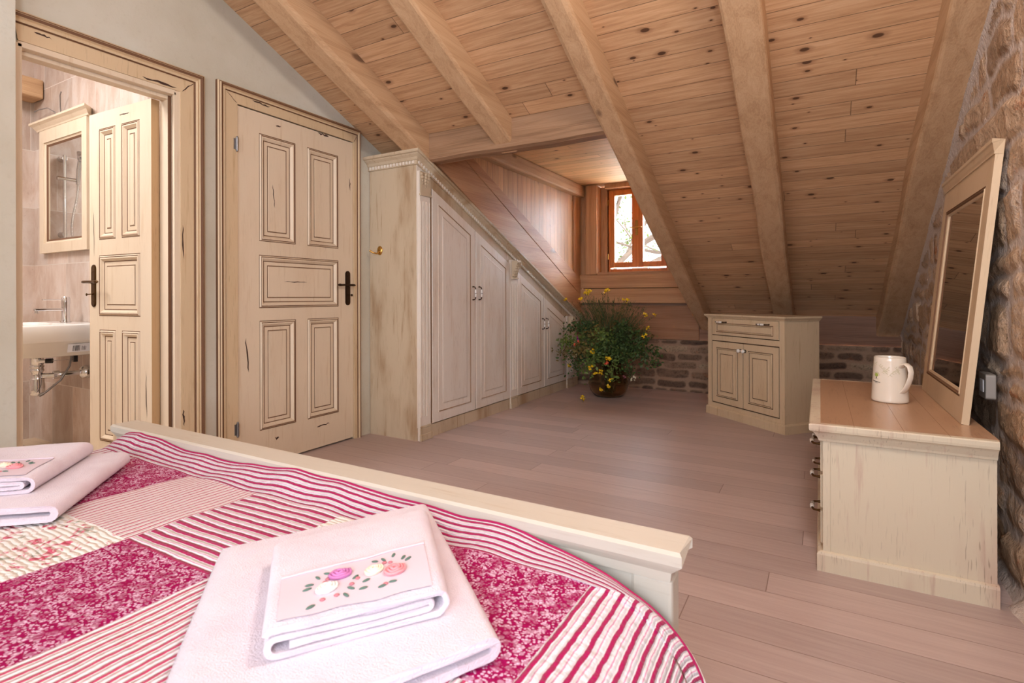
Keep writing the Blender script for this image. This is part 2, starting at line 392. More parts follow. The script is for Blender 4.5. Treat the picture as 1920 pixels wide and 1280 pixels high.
# ceiling boards: main slope, with the dormer opening left out
b = MB()
def slope_quad(x0, x1, y0, y1, zf=roofz):
    p = [(x0, y0, zf(y0)), (x1, y0, zf(y0)), (x1, y1, zf(y1)), (x0, y1, zf(y1))]
    q = [(x, y, z + .06) for x, y, z in p]
    b.mesh(p + q, [(0, 1, 2, 3), (7, 6, 5, 4), (0, 4, 5, 1), (1, 5, 6, 2), (2, 6, 7, 3), (3, 7, 4, 0)])
slope_quad(-5.0, .95, RIDGE, 3.02); slope_quad(DX1, .95, 3.02, 6.2); slope_quad(-5.0, DX0, 3.02, 6.2)
slope_quad(-5.0, .95, -4.2, RIDGE, roof2)
tag(b.build('ceiling', M_roof), 'sloping ceiling of knotty pine boards above the rafters', 'ceiling', **S)
b = MB(); b.box((DX0 - .05, 2.94, 2.215), (DX1 + .05, YK + .2, 2.25))
tag(b.build('ceiling_dormer', M_roof_flat), 'flat pine boarded ceiling of the dormer above the small window', 'ceiling', **S)

# rafters: waney, slightly chamfered timbers following the slope
def rafter(x0, x1, y0, y1, dep, label, seed):
    rnd = random.Random(seed); b = MB(); secs = []; n = 26
    ph = [rnd.uniform(0, 6) for _ in range(6)]
    for i in range(n + 1):
        y = y0 + (y1 - y0) * i / n; z = roofz(y)
        wv = .006 * math.sin(2.1 * y + ph[0]) + .004 * math.sin(5.3 * y + ph[1]); wb = .006 * math.sin(1.7 * y + ph[2]) + .003 * math.sin(6.1 * y + ph[5])
        ch = .016 + .012 * max(0, math.sin(1.9 * y + ph[3])); ch2 = .016 + .012 * max(0, math.sin(2.3 * y + ph[4]))
        d = dep + wb; xa, xb = x0 + wv, x1 + wv * .5
        secs.append([(xa, y, z + .01), (xa, y, z - d + ch), (xa + ch * .35, y, z - d + ch * .3), (xa + ch, y, z - d), (xb - ch2, y, z - d), (xb - ch2 * .3, y, z - d + ch2 * .35), (xb, y, z - d + ch2), (xb, y, z + .01)])
    b.sections(secs, smooth=False)
    o = b.build('rafter', M_rafter); tag(o, label, 'rafter', 'rafters under the sloping ceiling', 'structure')
rafter(-2.455, -2.29, RIDGE, 2.93, .155, 'first rafter from the doors, ending above the tall wardrobe corner', 1)
rafter(-1.775, -1.645, RIDGE, 2.97, .15, 'short rafter resting on the middle of the dormer header beam', 2)
rafter(-1.068, -.945, RIDGE, YK + .03, .165, 'long rafter crossing in front of the small window', 3)
rafter(-.365, -.205, RIDGE, YK + .03, .155, 'long rafter coming down behind the corner cabinet', 4)
rafter(.425, .60, RIDGE, YK + .03, .165, 'rafter running along the top of the rubble stone wall', 5)
# header beam
b = MB(); secs = []
for i in range(25):
    x = -2.30 + (1.26) * i / 24; wv = .003 * math.sin(6 * x + 1) + .0015 * math.sin(15 * x)
    z0 = 1.893 + wv
    secs.append([(x, 2.885, 2.10), (x, 2.885 + wv * .5, z0 + .04), (x, 2.90, z0 + .012), (x, 2.93, z0), (x, 3.02, z0 + .004), (x, 3.03, z0 + .03), (x, 3.03, 2.24), (x, 2.90, 2.12)])
b.sections(secs)
tag(b.build('header_beam', M_header), 'heavy grey brown header beam across the dormer opening', 'beam', kind='structure')

# left plaster wall with two door openings; near part stands forward
b = MB(); T = .13; f = FRL(XW)
D1 = (.90, 1.54, 2.012); D2 = (1.835, 2.695, 2.05)
def wallpoly(pts): b.prism(pts, f, -T, 0)
wallpoly([(D1[1], 0), (D2[0], 0), (D2[0], roofz(D2[0]) + .03), (D1[1], roofz(D1[1]) + .03)])
wallpoly([(D2[1], 0), (5.8, 0), (5.8, roofz(5.8) + .03), (D2[1], roofz(D2[1]) + .03)])
wallpoly([(D1[0], D1[2]), (D1[1], D1[2]), (D1[1], roofz(D1[1]) + .03), (D1[0], roofz(D1[0]) + .03)])
wallpoly([(D2[0], D2[2]), (D2[1], D2[2]), (D2[1], roofz(D2[1]) + .03), (D2[0], roofz(D2[0]) + .03)])
b.prism([(-3.6, 0), (D1[0], 0), (D1[0], roofz(D1[0]) + .03), (RIDGE, roofz(RIDGE) + .03), (-3.6, roof2(-3.6) + .03)], f, -T, 0)
b.prism([(-3.6, 0), (.872, 0), (.872, roofz(.872) + .03), (RIDGE, roofz(RIDGE) + .03), (-3.6, roof2(-3.6) + .03)], f, 0, .075)
tag(b.build('wall_left', M_plaster), 'pale grey green plaster wall holding the two cream doors', 'wall', **S)
b = MB(); b.box((XW - .3, 1.68, 0), (XW - .15, 2.85, 2.2)); tag(b.build('wall_light_stop', M_plaster), 'unseen wall added behind the closed door to keep outside light out', 'wall', **S)  # unseen wall, added to stop light leaking under the closed door
# wall behind the bed with two window openings
b = MB(); f = frame((0, -3.5, 0), (-1, 0, 0), (0, 0, 1), (0, 1, 0))
xs = [-.9, .3, 1.2, 1.6, 2.5, 2.95]
def rz(x): return roof2(-3.5) + .03
for a0, a1 in ((-.9, .3), (1.2, 1.6), (2.5, 2.95)): b.prism(rect(a0, 0, a1, rz(0)), f, -.2, 0)
for a0, a1 in ((.3, 1.2), (1.6, 2.5)): b.prism(rect(a0, 0, a1, .9), f, -.2, 0); b.prism(rect(a0, 2.0, a1, rz(0)), f, -.2, 0)
tag(b.build('wall_front', M_plaster), 'plaster wall behind the bed with two windows', 'wall', **S)

# ------------------------------------------------------------------ stone walls
def stonefield(ns, nt, step, rows, wmin, wmax, gap, hmax, seed, warp=.012):
    """returns height, mask, tone, hue arrays for a ns x nt grid"""
    rnd = random.Random(seed); Ht = nt * step; Ln = ns * step
    zs = [-.05]
    while zs[-1] < Ht + .1: zs.append(zs[-1] + rnd.uniform(*rows))
    stones = []
    for r in range(len(zs) - 1):
        x = -rnd.uniform(0, .2); row = []
        while x < Ln + .1:
            wd = rnd.uniform(wmin, wmax); tilt = (rnd.uniform(-.12, .12), rnd.uniform(-.12, .12))
            row.append((x, x + wd, rnd.random(), rnd.random(), rnd.uniform(.35, 1) * hmax, tilt, rnd.uniform(-.012, .012), rnd.uniform(-.012, .012))); x += wd
        stones.append(row)
    out = np.zeros((ns, nt, 4))
    for i in range(ns):
        for j in range(nt):
            s, t = i * step, j * step
            v = Vector((s * 5, t * 5, seed)); 
            s2 = s + warp * mnoise.noise(v) * 2 + warp * .5 * mnoise.noise(v * 3.1); t2 = t + warp * mnoise.noise(v + Vector((9, 4, 2))) * 1.6
            r = 0
            while r < len(zs) - 2 and zs[r + 1] < t2: r += 1
            row = stones[r]; k = 0
            while k < len(row) - 1 and row[k][1] < s2: k += 1
            x0, x1, tone, hue, hh, tilt, a0, a1 = row[k]
            z0, z1 = zs[r] + a0 * .6, zs[r + 1] + a1 * .6
            d = min(s2 - x0, x1 - s2, t2 - z0, z1 - t2) - gap
            cx, cz = min(s2 - x0, x1 - s2), min(t2 - z0, z1 - t2)
            cr = .03
            if cx - gap < cr and cz - gap < cr: d = cr - math.hypot(cr - (cx - gap), cr - (cz - gap))
            q = max(0, min(1, d / .028)); q = q * q * (3 - 2 * q)
            mask = 1 - max(0, min(1, (d + .004) / .012))
            h = q * (hh + tilt[0] * (s2 - (x0 + x1) / 2) + tilt[1] * (t2 - (z0 + z1) / 2)) + .006 * mnoise.noise(v * 4) + (.3 + q) * .004 * mnoise.noise(v * 7) + q * .003 * mnoise.noise(v * 16)
            out[i, j] = (h, mask, tone, hue)
    return out
def stone_object(name, mat, fld, place, extra=None):
    ns, nt = fld.shape[:2]
    verts = [place(i, j, fld[i, j, 0]) for i in range(ns) for j in range(nt)]
    faces = [(i * nt + j, (i + 1) * nt + j, (i + 1) * nt + j + 1, i * nt + j + 1) for i in range(ns - 1) for j in range(nt - 1)]
    cols = [(fld[i, j, 1], fld[i, j, 2], fld[i, j, 3], 1) for i in range(ns) for j in range(nt)]
    if extra:
        for q in extra:
            n = len(verts); verts += q; faces.append(tuple(range(n, n + len(q)))); cols += [(.9, .5, .2, 1)] * len(q)
    me = bpy.data.meshes.new(name); me.from_pydata(verts, [], faces); me.materials.append(mat)
    a = me.color_attributes.new('stone', 'FLOAT_COLOR', 'POINT'); a.data.foreach_set('color', np.array(cols, dtype=np.float32).ravel())
    me.polygons.foreach_set('use_smooth', [True] * len(faces)); me.update()
    o = bpy.data.objects.new(name, me); COL.objects.link(o); return o
ST = .0125; n_s, n_t = int((5.8 - 1.2) / ST), int(2.95 / ST)
fld = stonefield(n_s, n_t, ST, (.07, .20), .12, .44, .012, .017, 3, warp=.030)
def place_r(i, j, h):
    y, z = 1.2 + i * ST, j * ST
    # mortar fillets where the wall meets floor and rafter
    top = roofz(y) - .16 - z; fil = .022 * math.exp(-max(0, top) / .05) + .028 * math.exp(-z / .03)
    return (xr(y) - max(h, 0) * .8 - fil + .004, y, z)
for i in range(n_s):
    y = 1.2 + i * ST
    for j in range(n_t):
        if roofz(y) - .16 - j * ST < .055: fld[i, j, 1] = 1; fld[i, j, 0] *= .2
        if j * ST < .045: fld[i, j, 1] = max(fld[i, j, 1], .9)
ex = []
for y0, y1, z0, z1 in ((-3.6, -1.45, 0, 3.2), (-.55, 1.2, 0, 3.2), (-1.45, -.55, 0, .8), (-1.45, -.55, 1.9, 3.2)):
    ex.append([(xr(y1), y1, z0), (xr(y0), y0, z0), (xr(y0), y0, z1), (xr(y1), y1, z1)])
for y in (-1.45, -.55): ex.append([(xr(y), y, .8), (xr(y) + .4, y, .8), (xr(y) + .4, y, 1.9), (xr(y), y, 1.9)])
for z in (.8, 1.9): ex.append([(xr(-1.45), -1.45, z), (xr(-.55), -.55, z), (xr(-.55) + .4, -.55, z), (xr(-1.45) + .4, -1.45, z)])
ex += [[(xr(0) + .3, 0, 0), (xr(0) + .3, 0, 3.6), (xr(5.9) + .3, 5.9, 3.6), (xr(5.9) + .3, 5.9, 0)]]
tag(stone_object('wall_right', M_stone, fld, place_r, ex), 'rough rubble stone gable wall with pale smeared mortar', 'wall', **S)
n_s, n_t = int((.75 + 2.9) / .01), 54
fld = stonefield(n_s, n_t, .01, (.05, .115), .12, .36, .010, .012, 11, warp=.014)
tag(stone_object('wall_back', M_stone2, fld, lambda i, j, h: (-2.9 + i * .01, YK - h + .004, j * .01)), 'low coursed stone wall under the timber eaves', 'wall', **S)

# timber facing of the knee wall, above the stone
b = MB(); b.box((-2.9, YK + .012, .525), (.75, YK + .06, .93)); M_knee = beamwood('knee_wall_boards_shaded', 0, [(108, 76, 60), (138, 102, 82), (152, 116, 94)], scale=.8)  # board colour darkened to carry the shade under the eaves
tag(b.build('wall_back_boarding', M_knee), 'boards coloured dark for shade above the low stone wall behind the cabinet', 'wall', **S)
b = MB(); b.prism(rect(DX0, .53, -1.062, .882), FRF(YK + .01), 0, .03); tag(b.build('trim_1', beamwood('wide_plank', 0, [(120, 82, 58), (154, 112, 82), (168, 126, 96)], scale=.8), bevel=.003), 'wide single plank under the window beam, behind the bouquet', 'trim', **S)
b = MB(); b.prism(rect(DX0, .905, DX1, 1.062), FRF(YK), -.12, .045); b.prism(rect(DX0, 1.068, DX1, 1.215), FRF(YK), -.12, .04)
b.prism(rect(DX0, .5, DX1, 1.24), FRF(YK), -.14, -.1)  # unseen backing added to stop daylight leaking between the beams
tag(b.build('trim_2', M_timberx, bevel=.006), 'pair of stacked timber beams below the small window', 'trim', **S)

# dormer window wall
b = MB(); b.prism(rect(DX0, 1.215, -2.26, 2.22), FRF(YK), -.1, -.012); b.prism(rect(-2.06, 2.165, DX1, 2.23), FRF(YK), -.1, 0); b.prism(rect(-1.38, 1.215, DX1, 2.22), FRF(YK), -.25, 0)
tag(b.build('wall_dormer', M_timberz), 'timber boarded dormer wall around the small window', 'wall', **S)
b = MB(); b.prism(rect(-2.268, 1.216, -2.137, 2.215), FRF(YK), -.25, .045); tag(b.build('trim_3', M_timberz, bevel=.01), 'broad upright post left of the small window', 'trim', **S)
b = MB(); b.prism(rect(-2.137, 1.216, -2.05, 2.2), FRF(YK), -.25, -.10); tag(b.build('trim_4', M_timberz), 'recessed timber reveal beside the window frame', 'trim', **S)
b = MB(); b.box((DX0, 5.49, 1.18), (DX0 + .025, 5.665, 2.09)); tag(b.build('trim_5', M_timberz, bevel=.004), 'upright corner board at the end of the dormer cheek', 'trim', **S)
b = MB()
b.face([(-2.2, YK + .1, 1.225), (-1.3, YK + .1, 1.245), (-1.3, YK - .045, 1.235), (-2.2, YK - .045, 1.219)][::-1]); b.box((-2.137, YK - .03, 1.214), (-1.3, YK + .25, 1.245))
tag(b.build('window_sill', M_timberx), 'pale rough timber sill of the small window', 'sill', **S)

# dormer cheeks
b = MB(); f = FRL(DX0)
b.prism([(2.95, roofz(2.95) + .05), (5.75, roofz(5.75) + .05), (5.75, 2.22), (2.95, 2.22)], f, -.05, 0)
tag(b.build('wall_dormer_left', M_cheek), 'dormer cheek of upright orange pine boards catching window light', 'wall', **S)
b = MB(); f = FRL(DX1)
b.prism([(2.95, roofz(2.95) - .02), (5.75, roofz(5.75) - .02), (5.75, 2.22), (2.95, 2.22)], f, 0, .05)
tag(b.build('wall_dormer_right', M_cheek), 'dormer cheek hidden behind the long rafter', 'wall', **S)
M_diag = beamwood('diagonal_boards', 1, [(160, 112, 78), (190, 142, 104), (204, 162, 124)], rough=.4, scale=.7)
f = FRL(DX0)
b = MB(); b.prism([(2.95, roofz(2.95) - .10), (5.68, roofz(5.68) - .10), (5.68, roofz(5.68) + .172), (3.393, roofz(3.393) + .158), (2.95, roofz(2.95) + .155)], f, .0, .035)
tag(b.build('trim_6', M_diag, bevel=.004), 'lower sloping board just above the wardrobe cornice', 'trim', **S)
b = MB(); b.prism([(2.95, roofz(2.95) + .161), (3.393, roofz(3.393) + .163), (5.68, roofz(5.68) + .177), (5.68, roofz(5.68) + .355), (3.517, roofz(3.517) + .252), (2.95, roofz(2.95) + .235)], f, .0, .035)
tag(b.build('trim_7', M_diag, bevel=.004), 'upper sloping board along the foot of the dormer cheek', 'trim', **S)
b = MB(); b.box((DX0 - .03, 2.98, 2.085), (DX0 + .075, YK, 2.215)); tag(b.build('trim_8', M_rafter, bevel=.02), 'light rounded wall plate beam where dormer cheek meets ceiling', 'trim', **S)

# window
W = root('window_1', (-1.72, YK + .1, 1.285), 'small orange wooden casement window of two panes, daylight and tree beyond', 'window', kind='structure')
f = FRF(YK + .10)
def bars(b, x0, z0, x1, z1, t, d0, d1, m=0):
    b.prism(rect(x0, z0, x0 + t, z1), f, d0, d1, m); b.prism(rect(x1 - t, z0, x1, z1), f, d0, d1, m)
    b.prism(rect(x0 + t, z0, x1 - t, z0 + t), f, d0, d1, m); b.prism(rect(x0 + t, z1 - t, x1 - t, z1), f, d0, d1, m)
b = MB(); bars(b, -2.065, 1.245, -1.38, 2.18, .035, -.06, 0); b.build('window_frame', M_win, W, bevel=.003)
for k, (x0, x1) in enumerate(((-2.035, -1.722), (-1.718, -1.405))):
    b = MB(); bars(b, x0, 1.295, x1, 2.15, .058, -.05, .018)
    sash = b.build('sash', M_win, W, bevel=.004)
    b = MB(); b.prism(rect(x0 + .05, 1.345, x1 - .05, 2.10), f, -.022, -.018); b.build('pane', M_pane, sash)
b = MB(); b.prism(rect(-1.742, 1.30, -1.698, 2.148), f, .018, .03); b.build('mullion_cover', M_win, W, bevel=.004)
b = MB(); b.prism(rect(-1.735, 1.64, -1.705, 1.80), f, .03, .036); b.tube([f(-1.72, 1.72, .036), f(-1.72, 1.72, .065)], .008); b.tube([f(-1.66, 1.722, .066), f(-1.74, 1.72, .066), f(-1.79, 1.728, .064)], .007)
b.build('window_handle', M_gold, W)
for z in (1.42, 2.02):
    b = MB(); b.tube([f(-2.05, z - .03, .012), f(-2.05, z + .03, .012)], .007); b.build('window_hinge', M_gold, W)

# right hand stone wall top of back: bathroom shell
b = MB(); b.prism([(-4.9, -.02), (XW - .13, -.02), (XW - .13, 2.7), (-4.9, 2.7)], FRF(1.625), -.1, 0)
tag(b.build('wall_bathroom_back', M_tile), 'travertine tiled bathroom wall with basin and mirror', 'wall', **S)
b = MB(); b.prism([(-.75, 0), (1.63, 0), (1.63, 3.6), (-.75, 3.6)], FRL(-4.77), -.1, 0)
tag(b.build('wall_bathroom_left', M_tile), 'travertine tiled side wall of the bathroom', 'wall', **S)
b = MB(); b.box((-4.9, -.8, 0), (XW - .13, -.7, 3.6)); tag(b.build('wall_bathroom_front', M_tile), 'travertine tiled wall at the near end of the bathroom', 'wall', **S)
b = MB(); b.box((-4.77, 1.40, 2.33), (-4.60, 1.62, 2.46)); tag(b.build('trim_9', M_rafter, bevel=.01), 'short end of a brown beam high in the bathroom corner', 'trim', **S)

# ------------------------------------------------------------------ doors
DOOR_RINGS = [(.004, -.002, 1), (.010, .006, 0), (.014, .004, 1), (.020, .005, 0), (.033, -.009, 0), (.038, -.010, 1)]
FIELD_RINGS = [(0, -.010, 0), (.021, -.009, 0), (.026, -.010, 1), (.028, -.006, 0)]
def door_panel(name, poly, fr, parent, mats=None, extra=.0):
    b = MB()
    spec = list(DOOR_RINGS) + [(.037 + a + (.0 if i == 0 else extra), d, m) for i, (a, d, m) in enumerate(FIELD_RINGS)]
    b.rings(poly, fr, spec)
    return b.build(name, mats or [M_cream, M_glaze], parent)
def slab(b, outer, holes, fr, depth, m=0):
    """front face split round rectangular holes, with edges and back"""
    x0, z0, x1, z1 = outer
    xs = sorted({x0, x1} | {h[0] for h in holes} | {h[2] for h in holes}); zs = sorted({z0, z1} | {h[1] for h in holes} | {h[3] for h in holes})
    for i in range(len(xs) - 1):
        for j in range(len(zs) - 1):
            cx, cz = (xs[i] + xs[i + 1]) / 2, (zs[j] + zs[j + 1]) / 2
            if any(h[0] < cx < h[2] and h[1] < cz < h[3] for h in holes): continue
            b.face([fr(*p, 0) for p in rect(xs[i], zs[j], xs[i + 1], zs[j + 1])], m)
    P = rect(x0, z0, x1, z1); A = [fr(*p, 0) for p in P]; B = [fr(*p, -depth) for p in P]
    b.mesh(A + B, [(1, 0, 4, 5), (2, 1, 5, 6), (3, 2, 6, 7), (0, 3, 7, 4), (7, 6, 5, 4)], m)
def gouge(b, fr, p0, p1, wd, m, seed, d=.0006):
    """an irregular dark tear in the paint"""
    rnd = random.Random(seed); n = 7; (x0, z0), (x1, z1) = p0, p1; dx, dz = x1 - x0, z1 - z0; l = math.hypot(dx, dz); nx, nz = -dz / l, dx / l
    up_, lo_ = [], []
    for i in range(n + 1):
        t = i / n; ww = wd * (math.sin(math.pi * t) ** .5) * rnd.uniform(.5, 1.1); o = rnd.uniform(-.4, .4) * wd
        up_.append((x0 + dx * t + nx * (o + ww / 2), z0 + dz * t + nz * (o + ww / 2))); lo_.append((x0 + dx * t + nx * (o - ww / 2), z0 + dz * t + nz * (o - ww / 2)))
    for i in range(n):
        b.face([fr(*lo_[i], d), fr(*lo_[i + 1], d), fr(*up_[i + 1], d), fr(*up_[i], d)], m)
CASE_PROF = [(0, .012), (.058, .012), (.062, .009), (.066, .018), (.074, .022), (.080, .016), (.084, .026), (.094, .030), (.098, .024), (.102, .024), (.108, .018), (.108, 0)]
def casing(name, parent, fr, y0, y1, zt, wl, wr, wt, mats, left=True, low=0.0):
    """moulded surround; profile runs from the opening outwards, mitred at the top"""
    b = MB(); out = []
    rows = []
    for o, d in [(0, 0)] + CASE_PROF:
        s = o / .108
        rows.append([(y0 - wl * s, low, d), (y0 - wl * s, zt + wt * s, d), (y1 + wr * s, zt + wt * s, d), (y1 + wr * s, 0, d)])
    for k in range(len(rows) - 1):
        mm = 1 if k in (3, 7, 9, 11) else 0
        for i in range(3):
            if i == 0 and not left: continue
            a0, a1, c0, c1 = rows[k][i], rows[k][i + 1], rows[k + 1][i], rows[k + 1][i + 1]
            b.face([fr(*a0), fr(*c0), fr(*c1), fr(*a1)][::-1], mm)
    return b.build(name, mats, parent), b
# --- closed door
fd = FRL(XW)
door2 = root('door_2', (XW, 2.265, 0), 'closed cream panelled door between the open doorway and the wardrobe', 'door', kind='structure')
o, _ = casing('casing', door2, fd, D2[0] + .004, D2[1] - .002, 2.042, .118, .054, .096, [M_case, M_glaze])
b = MB()
for p0, p1, wd, s in (((1.925, 2.090), (2.044, 2.085), .010, 1), ((1.776, 2.092), (1.838, 2.043), .005, 16), ((2.694, 2.043), (2.720, 2.090), .004, 17)): gouge(b, frame((XW + .0125, 0, 0), (0, 1, 0), (0, 0, 1), (1, 0, 0)), p0, p1, wd, 0, s)
b.build('gouge', M_crack, o)
fl = FRL(XW + .004)
leaf = None; b = MB(); y0, y1 = 1.843, 2.690
HO = [(1.976, 1.298, 2.223, 1.918), (2.311, 1.298, 2.561, 1.918), (1.974, .912, 2.561, 1.219), (1.976, .207, 2.223, .839), (2.311, .207, 2.561, .839)]
slab(b, (y0, .012, y1, 2.036), HO, fl, .042)
leaf = b.build('door_leaf', [M_cream], door2)
for h in HO: door_panel('panel', rect(*h), fl, leaf)
b = MB()
for p0, p1, wd, s in (((2.083, 1.990), (2.122, 1.994), .009, 2), ((2.392, 2.030), (2.485, 2.028), .014, 3), ((2.661, 1.79), (2.668, 1.70), .008, 4), ((1.888, .748), (1.906, .55), .012, 6), ((2.377, .148), (2.485, .150), .012, 7), ((2.074, .143), (2.103, .14), .016, 8)):
    gouge(b, fl, p0, p1, wd, 0, s)
b.build('gouge', M_crack, leaf)
b = MB(); f5 = FRL(XW + .004 - .0055); gouge(b, f5, (2.143, 1.068), (2.314, 1.070), .006, 0, 9); gouge(b, f5, (2.068, 1.64), (2.082, 1.50), .006, 0, 10); b.build('gouge', M_crack, leaf)
def door_handle(parent, fr, y, z, hy, mat, flip=1, scale=1.0):
    """long back plate with rounded ends, lever, key"""
    pl = []
    for i in range(9): a = math.pi * i / 8; pl.append((y + .021 * math.cos(a), z + .095 + .022 * math.sin(a)))
    for i in range(9): a = math.pi + math.pi * i / 8; pl.append((y + .021 * math.cos(a), z - .095 + .022 * math.sin(a)))
    b = MB(); b.prism(pl, fr, 0, .004); b.prism(inset(pl, .004), fr, .004, .007)
    b.ball((y, z + .08, .007), .004, fr=fr, n=8); b.ball((y, z - .085, .007), .004, fr=fr, n=8)
    b.lathe([(.012, .006), (.012, .014), (.007, .018), (.007, .045)], lambda p, q, r: fr(y + p, z + .02 + q, r), 12, cap=(False, True))
    b.tube([fr(y + flip * .028, z + .02, .044), fr(y + flip * .016, z + .02, .048), fr(y, z + .02, .048), fr(y - flip * .05, z + .021, .046), fr(y - flip * .095, z + .019, .044), fr(y - flip * .108, z + .02, .043), fr(y - flip * .122, z + .020, .042)], [.004, .007, .008, .0065, .0075, .0095, .003], 10)
    b.lathe([(.0055, .006), (.0055, .011)], lambda p, q, r: fr(y + p, z - .045 + q, r), 8, cap=(False, True))
    b.tube([fr(y, z - .045, .01), fr(y + flip * .004, z - .047, .03)], .0028, 6); b.ball((y + flip * .006, z - .048, .034), (.009, .009, .003), fr=fr, n=8)
    return b.build('door_handle', mat, parent)
door_handle(leaf, fl, 2.642, 1.036, 1, M_iron)
for z in (1.818, .246):
    b = MB(); fh = FRL(XW + .012); b.tube([fh(1.832, z - .035, .006), fh(1.832, z + .035, .006)], .0075, 10)
    b.box((1.816, z - .03, 0), (1.832, z + .03, .002), fr=fh); b.ball((1.832, z + .038, .006), .006, fr=fh, n=8); b.ball((1.832, z - .038, .006), .006, fr=fh, n=8)
    b.build('hinge', M_steel, door2)
# --- open bathroom door
door1 = root('door_1', (XW, 1.22, 0), 'open cream panelled door swung into the tiled bathroom', 'door', kind='structure')
o, _ = casing('casing', door1, fd, D1[0], D1[1] - .006, D1[2] - .004, .02, .118, .118, [M_case, M_glaze], left=False)
b = MB(); fc = frame((XW + .0125, 0, 0), (0, 1, 0), (0, 0, 1), (1, 0, 0))
for p0, p1, wd, s in (((.95, 2.060), (1.010, 2.056), .010, 11), ((1.355, 2.022), (1.515, 2.018), .014, 12), ((1.541, 1.34), (1.547, 1.165), .008, 13), ((1.540, .41), (1.547, .325), .010, 14), ((1.536, 2.010), (1.602, 2.075), .005, 15)): gouge(b, fc, p0, p1, wd, 0, s)
b.build('gouge', M_crack, o)
b = MB()   # jamb lining, with stop and rebate
b.box((XW - .14, 1.512, 0), (XW + .006, 1.541, 2.01)); b.box((XW - .075, 1.497, 0), (XW - .035, 1.515, 2.0)); b.box((XW - .012, 1.505, 0), (XW + .006, 1.515, 2.0))
b.box((XW - .14, .9, 1.985), (XW + .006, 1.515, 2.01)); b.box((XW - .075, .9, 1.968), (XW - .035, 1.5, 1.99)); b.box((XW - .14, .893, 0), (XW + .006, .915, 2.0))
b.build('jamb', [M_cream], door1, bevel=.002)
b = MB(); b.box((XW - .036, 1.4965, 0), (XW - .032, 1.5115, 1.985)); b.box((XW - .014, 1.5045, 0), (XW - .0115, 1.5115, 1.985)); b.build('jamb_line', M_glaze, door1)
ang = R(183.2)
hp = Vector((XW - .145, 1.474, 0)); ux = Vector((math.cos(ang), math.sin(ang), 0)); nv = Vector((ux.y, -ux.x, 0)); nv = nv if nv.y < 0 else -nv
# local frame on the visible face: a runs from the free edge towards the hinge
LW = .575
fo = frame(hp + ux * LW, -ux, (0, 0, 1), nv)
b = MB(); HO = [(.098, 1.29, .255, 1.895), (.312, 1.29, .475, 1.895), (.095, .875, .478, 1.205), (.098, .195, .255, .80), (.312, .195, .475, .80)]
slab(b, (0, .012, LW, 1.985), HO, fo, .04)
leaf1 = b.build('door_leaf', [M_cream], door1)
for h in HO: door_panel('panel', rect(*h), fo, leaf1)
b = MB(); gouge(b, fo, (.29, 1.942), (.385, 1.944), .007, 0, 21); gouge(b, fo, (.525, .6), (.53, .36), .007, 0, 22); gouge(b, fo, (.042, 1.45), (.047, 1.20), .006, 0, 23)
b.build('gouge', M_crack, leaf1)
door_handle(leaf1, fo, .045, 1.04, 1, M_brass, -1)
b = MB(); b.box((LW - .001, .012, -.04), (LW + .002, 1.985, -.0), fr=fo); b.build('hinge_edge', painted('door_edge_paint', (186, 152, 112), (110, 78, 50), (170, 134, 96), grain=2), leaf1)

# ------------------------------------------------------------------ bathroom things
# washbasin
sx0, sx1, sy0, sy1 = -4.36, -3.76, 1.19, 1.62
bas = root('washbasin', (-4.06, 1.6, .62), 'white ceramic washbasin fixed to the travertine bathroom wall', 'washbasin')
def rrect(x0, y0, x1, y1, r, n=6):
    out = []
    for cx, cy, a0 in ((x1 - r, y0 + r, -90), (x1 - r, y1 - r, 0), (x0 + r, y1 - r, 90), (x0 + r, y0 + r, 180)):
        for i in range(n + 1): a = R(a0 + 90 * i / n); out.append((cx + r * math.cos(a), cy + r * math.sin(a)))
    return out
b = MB(); secs = []
for ins, z, r in ((.13, .628, .05), (.05, .64, .05), (.02, .715, .04), (.004, .722, .035), (0, .728, .035), (0, .812, .035), (.004, .82, .033), (.016, .822, .03)):
    secs.append([(x, y, z) for x, y in rrect(sx0 + ins, sy0 + ins, sx1 - ins, sy1, r)])
b.sections(secs, cap=False, smooth=True); b.face(secs[0][::-1])
bowl = []
for ins, z in ((0, .822), (.012, .815), (.03, .76), (.08, .72)):
    bowl.append([(x, y, z) for x, y in rrect(sx0 + .05 + ins, sy0 + .05 + ins, sx1 - .05 - ins, sy1 - .15 - ins * .5, .06)])
b.sections([secs[-1], bowl[0]], cap=False); b.sections(bowl, cap=False, smooth=True); b.face(bowl[-1])
b.build('basin', M_ceramic, bas)
fs = FRL(sx1 + .0006 - .0)
b = MB(); fb = frame((sx1 - .0145, 0, .718), (0, 1, 0), (.18, 0, 1), (1, 0, 0))
b.prism(rect(1.44, -.055, 1.56, -.006), frame((sx1 - .019, 0, .712), (0, 1, 0), (.22, 0, .98), (.98, 0, -.22)), 0, .0012, 0)
rnd = random.Random(2); y = 1.465
while y < 1.50:
    wd = rnd.choice((.0015, .003, .0022)); b.prism(rect(y, -.048, y + wd, -.016), frame((sx1 - .019, 0, .712), (0, 1, 0), (.22, 0, .98), (.98, 0, -.22)), .0012, .0018, 1); y += wd + rnd.choice((.0018, .003))
for k in range(4): b.prism(rect(1.51 + .006 * k, -.046, 1.512 + .006 * k, -.02 - .004 * (k % 2)), frame((sx1 - .019, 0, .712), (0, 1, 0), (.22, 0, .98), (.98, 0, -.22)), .0012, .0018, 1)
b.build('barcode_sticker', [plain('sticker_paper', (232, 232, 236), .6), plain('barcode_ink', (60, 60, 66), .6)], bas)
